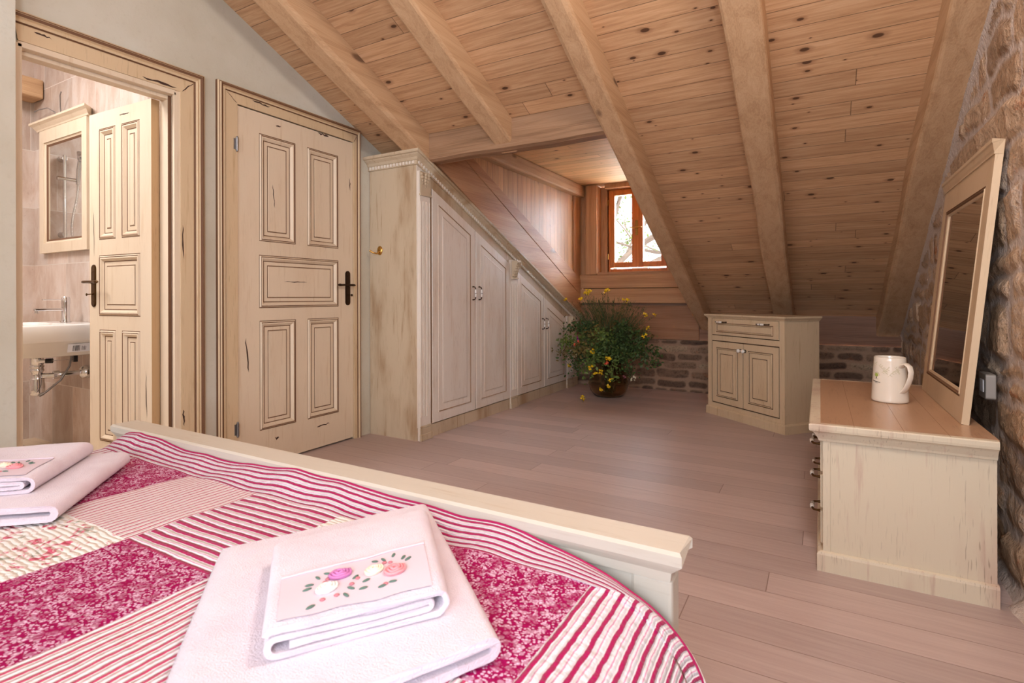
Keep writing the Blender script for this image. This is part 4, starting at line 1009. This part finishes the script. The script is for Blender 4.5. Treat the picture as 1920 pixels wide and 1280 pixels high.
fl = m.math('SUBTRACT', 1, m.step(v1['Distance'], .34, .46)); pet = m.step(v2['Distance'], .36, .50)
cl = m.step(m.noise(uvv, 34, 2, .5), .40, .50)
k = m.math('MULTIPLY', m.math('MAXIMUM', m.math('MULTIPLY', fl, m.math('MULTIPLY_ADD', pet, -.55, 1)), m.math('MULTIPLY', m.math('SUBTRACT', 1, pet), .85)), m.math('MULTIPLY_ADD', cl, .7, .3))
m.color(m.mix(k, lin((150, 10, 78)), lin((222, 188, 210)))); m.bump(m.math('ADD', m.noise(uvv, 90, 2), m.math('MULTIPLY', m.noise(uvv, 22, 2), 1.2)), .5, .008); M_q6 = m.mat
m = NT('quilt_cream_roses', .85, .1); P = q_uv(m); uvv = m.comb(P[0], P[1], 0)
n1 = m.noise(uvv, 16, 3, .6, 1.2); n2 = m.noise(uvv, 45, 3, .6, 1.5); n3 = m.noise(m.comb(P[1], P[0], 5), 22, 3, .6, .8)
col = m.mix(m.math('MULTIPLY', m.step(n1, .54, .60), m.step(n2, .45, .58)), lin((234, 228, 222)), lin((204, 92, 116)))
col = m.mix(m.math('MULTIPLY', m.step(n3, .60, .64), .8), col, lin((158, 164, 150)))
m.color(col); rid = m.math('ABSOLUTE', m.math('SINE', m.math('MULTIPLY', m.math('ADD', P[1], m.math('MULTIPLY', n1, .02)), 300)))
m.bump(m.math('ADD', rid, n2), .5, .007); M_q7 = m.mat
QM = [M_q1, M_q2, M_q3, M_q4, M_q6, M_q7, M_q5]
G = .267 / 32
U0, V0 = -.306, .775
iu0, iu1 = -int(1.62 / G), int(.50 / G); iv0, iv1 = -int(1.9 / G), int(.140 / G)
HEM = [(-1.95, .55), (-1.86, .553), (-1.74, .575), (-1.62, .566), (-1.51, .556), (-1.265, .555), (-1.055, .571), (-.82, .567), (-.61, .557), (-.44, .551), (-.34, .540), (-.25, .530)]
def qmap(u, v):
    z = .530; rs = 0
    if u > U0:
        a = (u - U0) / .165
        if a < math.pi / 2: x = U0 + .165 * math.sin(a); dz = -.165 * (1 - math.cos(a))
        else: x = U0 + .165; dz = -.165 - (u - U0 - .165 * math.pi / 2)
        x += .012 * max(0, -dz) / .3 * math.sin(v * 14) * 2
    elif u < -1.80:
        a = (-1.80 - u) / .12
        if a < math.pi / 2: x = -1.80 - .12 * math.sin(a); dz = -.12 * (1 - math.cos(a))
        else: x = -1.92; dz = -.12 - (-1.80 - u - .12 * math.pi / 2)
    else: x = u; dz = 0
    y = v
    if v > V0:
        t = (v - V0) / .14
        hz = np.interp(x, [h[0] for h in HEM], [h[1] for h in HEM]) - .53
        corner = max(0, min(1, (u + .46) / .2))            # the free corner keeps its full length
        y = V0 + (v - V0) * (.50 * (1 - corner) + .36 * corner) - .006 * corner
        k = t * t * (3 - 2 * t)
        rs = hz * k * (1 if u < U0 else math.exp(-(u - U0) / .1))
        if corner > 0: dz -= .02 * corner * max(0, t - .3) ** 2
        if t > .93: rs -= (t - .93) / .07 * .012
    z += dz + rs
    bl = .005 * mnoise.noise(Vector((u * 3.2, v * 3.2, 1))) + .0035 * mnoise.noise(Vector((u * 9, v * 9, 7)))
    if v > .70 and u > -1.95: bl += .0016 * math.sin(u * 34 + 3 * mnoise.noise(Vector((u * 4, 0, 0)))) * min(1, (v - .70) / .1) * (1 if u < U0 else .3)
    return (x, min(y, .8475 + .0 * t) if v > V0 and u < -.3 else y, z + bl)
def qmat(i, j):
    """patch of cell (i,j); i counts from the right edge of the patches, j from the foot edge"""
    if j >= 0 or i >= 0:
        if i >= 0 and j >= 0: return 0 if j > i else 1
        return 0 if j >= 0 else 1
    cu, cv = (-i - 1) // 32, (-j - 1) // 32
    if cu > 4: return 1
    T = [[4, 5, 2, 3, 4], [6, 6, 4, 5, 2], [5, 2, 3, 4, 6], [4, 3, 5, 2, 4], [3, 4, 2, 5, 4], [2, 5, 4, 3, 2], [3, 4, 5, 2, 4]]
    return T[min(cv, 6)][cu]
V = []; UV = []; idx = {}; F = []; FM = []
for i in range(iu0, iu1 + 1):
    for j in range(iv0, iv1 + 1):
        u, v = U0 + i * G, V0 + j * G; idx[i, j] = len(V); V.append(qmap(u, v)); UV.append((u - U0, v - V0))
for i in range(iu0, iu1):
    for j in range(iv0, iv1):
        a, b_, c, d = idx[i, j], idx[i + 1, j], idx[i + 1, j + 1], idx[i, j + 1]
        if i == j and i >= 0: F += [(a, b_, c), (a, c, d)]; FM += [1, 0]
        else: F.append((a, b_, c, d)); FM.append(qmat(i, j))
b = MB(); b.v = V; b.f = F; b.m = FM; b.sm = [True] * len(F)
quilt = b.build('quilt', QM, uv=UV)
so = quilt.modifiers.new('thick', 'SOLIDIFY'); so.thickness = .006; so.offset = -1
tag(quilt, 'red and white patchwork quilt with striped border spread on the bed', 'quilt')
# binding along the hem at the foot: white piping with a red line
b = MB(); pts = [qmap(U0 + i * G, V0 + .137) for i in range(iu0 + 10, iu1 - 12, 2)]
b.tube([(x, y, z + .004) for x, y, z in pts], .0042, 6, 0); b.tube([qmap(U0 + i * G, V0 + .129) for i in range(iu0 + 10, iu1 - 12, 2)], .0024, 6, 1)
b.build('hem_binding', [plain('hem_white', (236, 228, 226), .9), plain('hem_red', RED, .9)], quilt)

# towels
m = NT('pale_pink_terry', .95, .05); c = m.coord(); n1 = m.noise(c, 420, 2, .6); n2 = m.noise(c, 14, 3, .6)
m.color(m.ramp(n2, [(.3, (216, 198, 208)), (.6, (224, 210, 219)), (.8, (220, 206, 220))])); m.bump(m.math('ADD', m.math('MULTIPLY', n1, .5), n2), .7, .006); m.b.inputs['Sheen Weight'].default_value = .4; M_terry = m.mat
M_hemband = plain('towel_woven_band', (218, 200, 210), .8, 0, .15)
def ribbon(path, th):
    """closed outline of a cloth of thickness th along a 2-D centre line"""
    L, Rr = [], []
    for i, p in enumerate(path):
        a = path[max(0, i - 1)]; c = path[min(len(path) - 1, i + 1)]; dx, dz = c[0] - a[0], c[1] - a[1]; l = math.hypot(dx, dz) or 1
        nx, nz = -dz / l, dx / l; L.append((p[0] + nx * th / 2, p[1] + nz * th / 2)); Rr.append((p[0] - nx * th / 2, p[1] - nz * th / 2))
    return L + Rr[::-1]
def uturn(cx, cz, r, a0, a1, n=8): return [(cx + r * math.cos(R(a0 + (a1 - a0) * i / n)), cz + r * math.sin(R(a0 + (a1 - a0) * i / n))) for i in range(n + 1)]
def run(x0, x1, z, n=12): return [(x0 + (x1 - x0) * i / n, z) for i in range(n + 1)]
def roll_profile(W, t):
    """flat roll: two inner layers wrapped by an outer layer whose ends meet below"""
    p = []
    p += run(.16 * W, W - 3.0 * t, 1.55 * t)
    p += uturn(W - 3.0 * t, 2.05 * t, .5 * t, -90, 90)[1:]
    p += run(W - 3.0 * t, 2.4 * t, 2.55 * t)[1:]
    p += uturn(2.4 * t, 1.55 * t, 1.0 * t, 90, 270)[1:]
    p += run(2.4 * t, W - 2.0 * t, .52 * t)[1:]
    p += uturn(W - 2.0 * t, 2.05 * t, 1.53 * t, -90, 90, 12)[1:]
    p += run(W - 2.0 * t, 2.0 * t, 3.58 * t)[1:]
    p += uturn(2.0 * t, 2.6 * t, .98 * t, 90, 150, 6)[1:]
    return ribbon(p, t * .80)
def fold_profile(W, t, layers):
    p = []; z = .5 * t; x0, x1 = .0, W - 1.0 * t
    p += run(x0, x1, z)
    p += uturn(x1, z + .75 * t, .75 * t, -90, 90)[1:]
    p += run(x1, x0 + .01, z + 1.5 * t)[1:]
    return ribbon(p, t * .9)
def towel(name, near_a, near_b, far_a, far_b, z, prof, htop, label, group, sag=.006, seed=0, n=18):
    """extrude the fold profile from the near edge (a->b) to the far edge; also gives the top surface"""
    W = (Vector(near_b) - Vector(near_a)).length
    na, nb, fa, fb = (Vector((*q, 0)) for q in (near_a, near_b, far_a, far_b))
    base = (na + nb + fa + fb) / 4
    def pt(s, t, h):
        P = na.lerp(fa, t).lerp(nb.lerp(fb, t), s); edge = min(t, 1 - t) * n
        zz = z + h * (1 - .08 * math.exp(-edge * .9)) + sag * mnoise.noise(Vector((P.x * 9, P.y * 9, seed))) * min(1, max(0, h) / .02)
        P = P + (fa - na).normalized() * (.004 * mnoise.noise(Vector((s * 6, h * 60, seed + t * 2))))
        return (P.x, P.y, zz)
    b = MB(); b.sections([[pt(x / W, k / n, h) for x, h in prof] for k in range(n + 1)], smooth=True)
    b.sm[-1] = b.sm[-2] = False
    o = b.build(name, [M_terry], off=(base.x, base.y, z)); o['_o'] = [base.x, base.y, z]
    tag(o, label, 'towel', group)
    return o, (lambda s, t, d=0: pt(s, t, htop + d))
M_leafg = plain('embroidery_leaf_green', (92, 116, 104), .8)
def embroider(o, top):
    b = MB(); secs = [[top(s / 20, t, .0012) for s in range(2, 19)] for t in (.035, .12, .21, .30, .39, .455)]
    b.sections(secs, cap=False, closed=False, smooth=True)
    b.tube([top(s / 20, .462, .002) for s in range(2, 19)], .0016, 6); b.build('woven_band', [M_hemband], o)
    def on(s, t):
        P = Vector(top(s, t, .002)); U = (Vector(top(s + .05, t, .002)) - P).normalized(); Wv = (Vector(top(s, t + .05, .002)) - P).normalized(); return P, U, Wv
    for s, t, c, sx, sy in ((.405, .323, (200, 122, 178), .015, .011), (.335, .21, (238, 238, 232), .014, .011), (.588, .285, (244, 228, 204), .013, .010), (.705, .225, (234, 150, 156), .015, .012)):
        P, U, Wv = on(s, t); N = Vector((0, 0, 1)); fr = lambda a, b_, c_: tuple(P + U * a + Wv * b_ + N * c_)
        b = MB(); b.ball((0, 0, .001), (sx, sy, .0035), 0, 14, 6, fr)
        for ring in range(3):      # coils of ribbon
            rr = 1 - .3 * ring
            b.tube([fr(sx * rr * .9 * math.cos(a * .42), sy * rr * .9 * math.sin(a * .42), .0025 + .0014 * ring + .0008 * math.sin(a * 1.7)) for a in range(16)], .0019, 6, 0)
        b.build('ribbon_rose', [plain('ribbon_rose_%d_%d' % (c[0], c[2]), c, .55)], o)
    b = MB()
    def leaf(s, t, ang, ln=.012, m=0, wd=.0022):
        P, U, Wv = on(s, t); d = U * math.cos(R(ang)) + Wv * math.sin(R(ang)); p = d.cross(Vector((0, 0, 1)))
        b.ball((0, 0, 0), (ln / 2, wd, .0014), m, 8, 4, lambda a, b_, c_: tuple(P + d * (a + ln / 2) + p * b_ + Vector((0, 0, c_))))
    for q in ((.27, .30, 170), (.26, .27, 190), (.30, .34, 120), (.36, .37, 150), (.44, .18, -40), (.42, .13, -60), (.52, .20, 30), (.55, .15, 190), (.60, .12, 10), (.66, .14, -10), (.66, .36, 120), (.70, .38, 70), (.75, .33, 60), (.77, .31, 40), (.28, .10, 200), (.47, .25, 50), (.62, .38, 150)): leaf(*q)
    for q in ((.31, .29, 0), (.33, .31, 40), (.45, .20, 10), (.40, .13, 200), (.63, .135, 0), (.67, .33, 0), (.64, .335, 40), (.30, .12, 20), (.49, .24, 60)): leaf(*q, .007, 1, .003)
    b.build('stitched_leaves', [M_leafg, plain('embroidery_bud_pink', (196, 120, 130), .8)], o)
big = fold_profile(.372, .0140, 2); rl = roll_profile(.225, .0095)
t1, top1 = towel('bath_towel', (-.51, .225), (-.335, .553), (-.839, .514), (-.671, .836), .536, big, .0343, 'large folded pale pink bath towel under the towel showing all four roses', 'large bath towels on the bed', .003, 3)
t2, top2 = towel('hand_towel', (-.533, .368), (-.408, .555), (-.708, .511), (-.594, .747), .570, rl, .0384, 'small pink towel with four ribbon roses in full view, top of the nearer pile', 'small embroidered towels on the bed', .003, 5)
embroider(t2, top2)
big2 = fold_profile(.42, .0150, 2)
t3, top3 = towel('bath_towel', (-1.60, .19), (-1.29, .47), (-1.876, .444), (-1.565, .725), .536, big2, .0367, 'large folded pink bath towel at the bottom of the pile at the picture edge', 'large bath towels on the bed', .003, 8)
t4, top4 = towel('hand_towel', (-1.556, .324), (-1.39, .474), (-1.759, .51), (-1.593, .66), .573, roll_profile(.2237, .0095), .0384, 'small pink towel cut off by the picture edge, top of the farther pile', 'small embroidered towels on the bed', .003, 9)
embroider(t4, top4)

# ------------------------------------------------------------------ bouquet in a glass vase
VX, VY = -1.80, 5.06
vase = root('glass_vase', (VX, VY, 0), 'big round glass vase of cut flowers on the floor beside the wardrobe end', 'vase')
VP = [(.10, .004), (.14, .012), (.178, .06), (.194, .13), (.188, .20), (.165, .27), (.142, .32), (.138, .36), (.148, .385)]
b = MB(); pr = VP + [(r - .006, max(z, .016)) for r, z in VP[::-1]]
b.lathe(pr, lambda p, q, r: (VX + p, VY + q, r), 36, cap=(True, True)); b.build('glass_body', M_vase, vase)
def leafmat(name, c, c2):
    m = NT(name, .55, .3); o = m.n('ShaderNodeObjectInfo'); n_ = m.noise(m.coord(), 14, 2); m.color(m.mix(n_, lin(c), lin(c2))); m.b.inputs['Transmission Weight'].default_value = 0
    return m.mat
GREENS = [leafmat('leaf_deep_green', (40, 60, 30), (84, 108, 54)), leafmat('leaf_mid_green', (74, 98, 44), (124, 142, 70)), leafmat('leaf_olive_brown', (92, 84, 44), (130, 112, 62)), leafmat('broom_stem_green', (40, 66, 32), (88, 96, 54))]
M_yel = plain('broom_yellow', (246, 206, 30), .5); M_stem = plain('stem_brown', (98, 84, 54), .7)
def leafq(b, p, d, ln, wd, m, rnd):
    d = Vector(d).normalized(); s = d.cross(Vector((rnd.uniform(-1, 1), rnd.uniform(-1, 1), rnd.uniform(-.2, 1)))).normalized(); n_ = d.cross(s)
    p = Vector(p)
    pts = [p, p + d * ln * .35 + s * wd + n_ * wd * .3, p + d * ln * .75 + s * wd * .7, p + d * ln - n_ * wd * .5, p + d * ln * .75 - s * wd * .7, p + d * ln * .35 - s * wd + n_ * wd * .3]
    b.face(pts, m, True)
def curve3(p0, p1, p2, n=10): return [Vector(p0) * (1 - t) ** 2 + Vector(p1) * 2 * t * (1 - t) + Vector(p2) * t * t for t in [i / n for i in range(n + 1)]]
def blossom(b, p, r, m, rnd):
    p = Vector(p)
    for k in range(rnd.randint(3, 5)):
        c = p + Vector((rnd.uniform(-1, 1), rnd.uniform(-1, 1), rnd.uniform(-1, 1))) * r
        for q in range(4):
            d = Vector((rnd.uniform(-1, 1), rnd.uniform(-1, 1), rnd.uniform(-.5, 1))); leafq(b, c, d, r * 1.1, r * .5, m, rnd)
def neck(rnd): a = rnd.uniform(0, 6.28); return (VX + .10 * rnd.random() * math.cos(a), VY + .10 * rnd.random() * math.sin(a), .37)
def keep(p): # stay clear of wardrobe end, walls and floor
    return (max(p[0], -2.315 if p[1] < 5.62 else -2.3), min(p[1], 5.585), max(p[2], .03))
# leafy branches that spread sideways
spread = [(-.52, .03, .50), (-.46, -.12, .42), (-.40, -.20, .52), (-.30, -.30, .40), (-.18, -.38, .46), (-.02, -.40, .38), (.12, -.38, .48), (.26, -.30, .42), (.38, -.20, .50), (.44, -.04, .36), (.46, .10, .42), (-.36, .20, .62), (.30, .25, .60), (-.26, -.10, .66), (.20, -.12, .66), (.02, -.25, .58), (-.12, -.16, .60), (.34, .05, .56), (-.44, .0, .66), (.10, .2, .62), (-.10, -.34, .26), (.16, -.33, .24), (-.26, -.26, .27), (.28, -.22, .28), (.0, -.30, .46), (.05, -.1, .52)]
for k, (dx, dy, z) in enumerate(spread):
    rnd = random.Random(100 + k); p0 = neck(rnd); p2 = Vector(keep((VX + dx, VY + dy, z))); p1 = Vector(((p0[0] + p2.x) / 2, (p0[1] + p2.y) / 2, max(z, .42) + .10))
    b = MB(); crv = curve3(p0, p1, p2, 12); low = Vector((VX + rnd.uniform(-.05, .05), VY + rnd.uniform(-.05, .05), .04)); b.tube([low] + crv, [.0035] + [.0035 - .002 * i / 12 for i in range(13)], 5, 1)
    g = rnd.choice((0, 0, 0, 1, 1, 2))
    for i in range(2, 13):
        for q in range(20):
            c = crv[i]; d = Vector((rnd.uniform(-1, 1), rnd.uniform(-1, 1), rnd.uniform(-.9, .9))); o_ = Vector((rnd.gauss(0, .038), rnd.gauss(0, .038), rnd.gauss(0, .034)))
            leafq(b, keep(c + o_), d, rnd.uniform(.022, .046), rnd.uniform(.006, .012), 0, rnd)
    o = b.build('leafy_branch', [GREENS[g], M_stem], off=p0)
    tag(o, 'leafy green branch spreading from the glass vase', 'branch', 'leafy branches in the vase')
# upright broom stems with yellow blossoms
ups = [(-.42, .10, .97, 1), (-.28, .12, 1.02, 1), (-.20, .0, 1.06, 1), (-.10, .05, 1.05, 1), (-.06, -.04, 1.0, 0), (.02, .10, 1.0, 0), (.12, .06, .96, 1), (.20, .02, .98, 0), (.26, .10, .96, 0), (.36, .12, .80, 1), (-.16, .14, .98, 0), (-.30, -.04, .92, 0), (.34, .02, .88, 0), (.08, -.06, .94, 0), (-.02, .16, 1.0, 0), (-.24, .06, .99, 0), (.30, -.06, .86, 0), (-.34, .03, .86, 0), (.15, .15, .97, 0), (-.12, -.08, .97, 0)]
for k, (dx, dy, z, fl_) in enumerate(ups):
    rnd = random.Random(300 + k); p0 = neck(rnd); b = MB(); tips = []
    b.tube([(VX + rnd.uniform(-.05, .05), VY + rnd.uniform(-.05, .05), .04), p0], .003, 5, 0)
    for q in range(10):
        tip = Vector((VX + dx + rnd.gauss(0, .045), VY + dy + rnd.gauss(0, .045), z - abs(rnd.gauss(0, .10)))); tip = Vector(keep(tip)); mid_ = Vector((VX + dx * .45, VY + dy * .45, .37 + (z - .37) * .55)) + Vector((rnd.gauss(0, .02), rnd.gauss(0, .02), 0))
        b.tube(curve3(p0, mid_, tip, 6), [.0020, .0018, .0016, .0015, .0013, .0011, .0008], 4, 0, cap=False); tips.append(tip)
        for e in range(7): leafq(b, mid_.lerp(tip, rnd.random()), (rnd.uniform(-1, 1), rnd.uniform(-1, 1), 1.5), rnd.uniform(.012, .03), .0028, 0, rnd)
    o = b.build('broom_sprig', [GREENS[3] if k % 4 != 2 else GREENS[2]], off=p0); o['_o'] = list(p0)
    if fl_:
        b = MB()
        for t_ in sorted(tips, key=lambda t: -t.z)[:2]: blossom(b, t_, .017, 0, rnd)
        b.build('blossom', M_yel, o)
        tag(o, 'tall broom stem with yellow blossom at its tip, standing in the glass vase', 'flower stem', 'flowering broom stems in the vase')
    else: tag(o, 'tall thin green broom stem without blossom, standing in the glass vase', 'flower stem', 'plain broom stems in the vase')
# single blossoms among the leaves
low = [(-.02, -.40, .47, 'y'), (.13, -.38, .42, 'y'), (-.02, -.42, .33, 'y'), (.02, -.42, .28, 'y'), (.07, -.40, .29, 'y'), (.15, -.36, .22, 'y'), (.10, -.30, .14, 'y'), (.03, -.32, .12, 'y'), (-.14, -.34, .03, 'y'), (-.32, -.24, .30, 'y'), (-.22, -.33, .42, 'w'), (.37, .05, .68, 'y'), (.36, .0, .60, 'y'), (-.20, -.30, .58, 'p'), (-.21, -.31, .53, 'r'), (.12, -.40, .38, 'r'), (.30, -.18, .22, 'w'), (.24, -.28, .24, 'd')]
FC = {'y': (M_yel, 'yellow'), 'p': (plain('flower_magenta', (176, 50, 150), .6), 'magenta'), 'r': (plain('flower_coral', (226, 92, 66), .6), 'coral red'), 'w': (plain('flower_white', (232, 224, 196), .6), 'cream white'), 'd': (plain('flower_plum', (120, 56, 66), .6), 'plum')}
LB = {13: 'magenta blossom high at the left of the bouquet', 14: 'coral red blossom just below the magenta one', 15: 'coral red blossom beside a yellow one in the middle of the bouquet', 10: 'cream white blossom at the left middle of the bouquet', 16: 'cream white blossom hanging low at the right of the vase', 17: 'plum coloured blossom low at the right of the vase', 8: 'yellow broom flower lying on the floor in front of the vase'}
for k, (dx, dy, z, c) in enumerate(low):
    rnd = random.Random(500 + k); p = Vector((VX + dx, VY + dy, z)); b = MB()
    blossom(b, p, .017 if c in 'yr' else .016, 0, rnd)
    p0 = Vector(neck(rnd))
    if k == 8: b.tube([p, p + Vector((.03, -.05, -.015)), p + Vector((.05, -.10, -.024))], .002, 5, 1)
    else: b.tube(curve3(p, (p + p0) / 2 + Vector((0, 0, .06)), p0, 8), .0015, 5, 1, cap=False)
    o = b.build('flower' if c != 'y' else 'broom_flower', [FC[c][0], GREENS[3]], off=p)
    tag(o, LB.get(k, 'small yellow broom flower on a bent stem among the leaves of the vase'), 'flower', 'single flowers of the bouquet')

# ------------------------------------------------------------------ outdoors, seen through the dormer window
M_bark = plain('grey_bark', (120, 104, 92), .9); M_spring = leafmat('spring_leaves', (84, 98, 46), (130, 142, 78))
def outtree(x, y, h, seed, label):
    rnd = random.Random(seed); rt_ = root('tree', (x, y, -3.5), label, 'tree')
    b = MB(); tips = []
    def grow(p, d, ln, r, lev):
        q = [Vector(p)]; dd = Vector(d)
        for i in range(5): dd = (dd + Vector((rnd.gauss(0, .16), rnd.gauss(0, .16), rnd.gauss(.03, .1)))).normalized(); q.append(q[-1] + dd * ln / 5)
        b.tube(q, [r * (1 - .1 * i) for i in range(6)], 6 if lev < 2 else 4, 0, cap=False)
        if lev >= 3: tips.append(q); return
        for i in range(3 if lev else 5):
            nd = (dd + Vector((rnd.gauss(0, .7), rnd.gauss(0, .7), rnd.gauss(.1, .45)))).normalized(); grow(q[rnd.randint(2, 5)], nd, ln * .66, r * .5, lev + 1)
    grow((x, y, -3.5), (0, 0, 1), h * .5, .16, 0)
    b.build('trunk', [M_bark], rt_)
    b = MB()
    for q in tips:
        for k in range(40):
            c = q[rnd.randint(1, 5)] + Vector((rnd.gauss(0, .22), rnd.gauss(0, .22), rnd.gauss(0, .22))); leafq(b, c, (rnd.gauss(0, 1), rnd.gauss(0, 1), rnd.gauss(0, 1)), rnd.uniform(.06, .12), .028, 0, rnd)
    b.build('foliage', [M_spring], rt_)
outtree(-4.4, 11.5, 9.5, 1, 'pale green tree outside, filling the left window pane'); outtree(-4.7, 21.5, 11.5, 2, 'bare branched tree outside, behind the right window pane')

for o in bpy.data.objects:
    if '_o' in o: del o['_o']
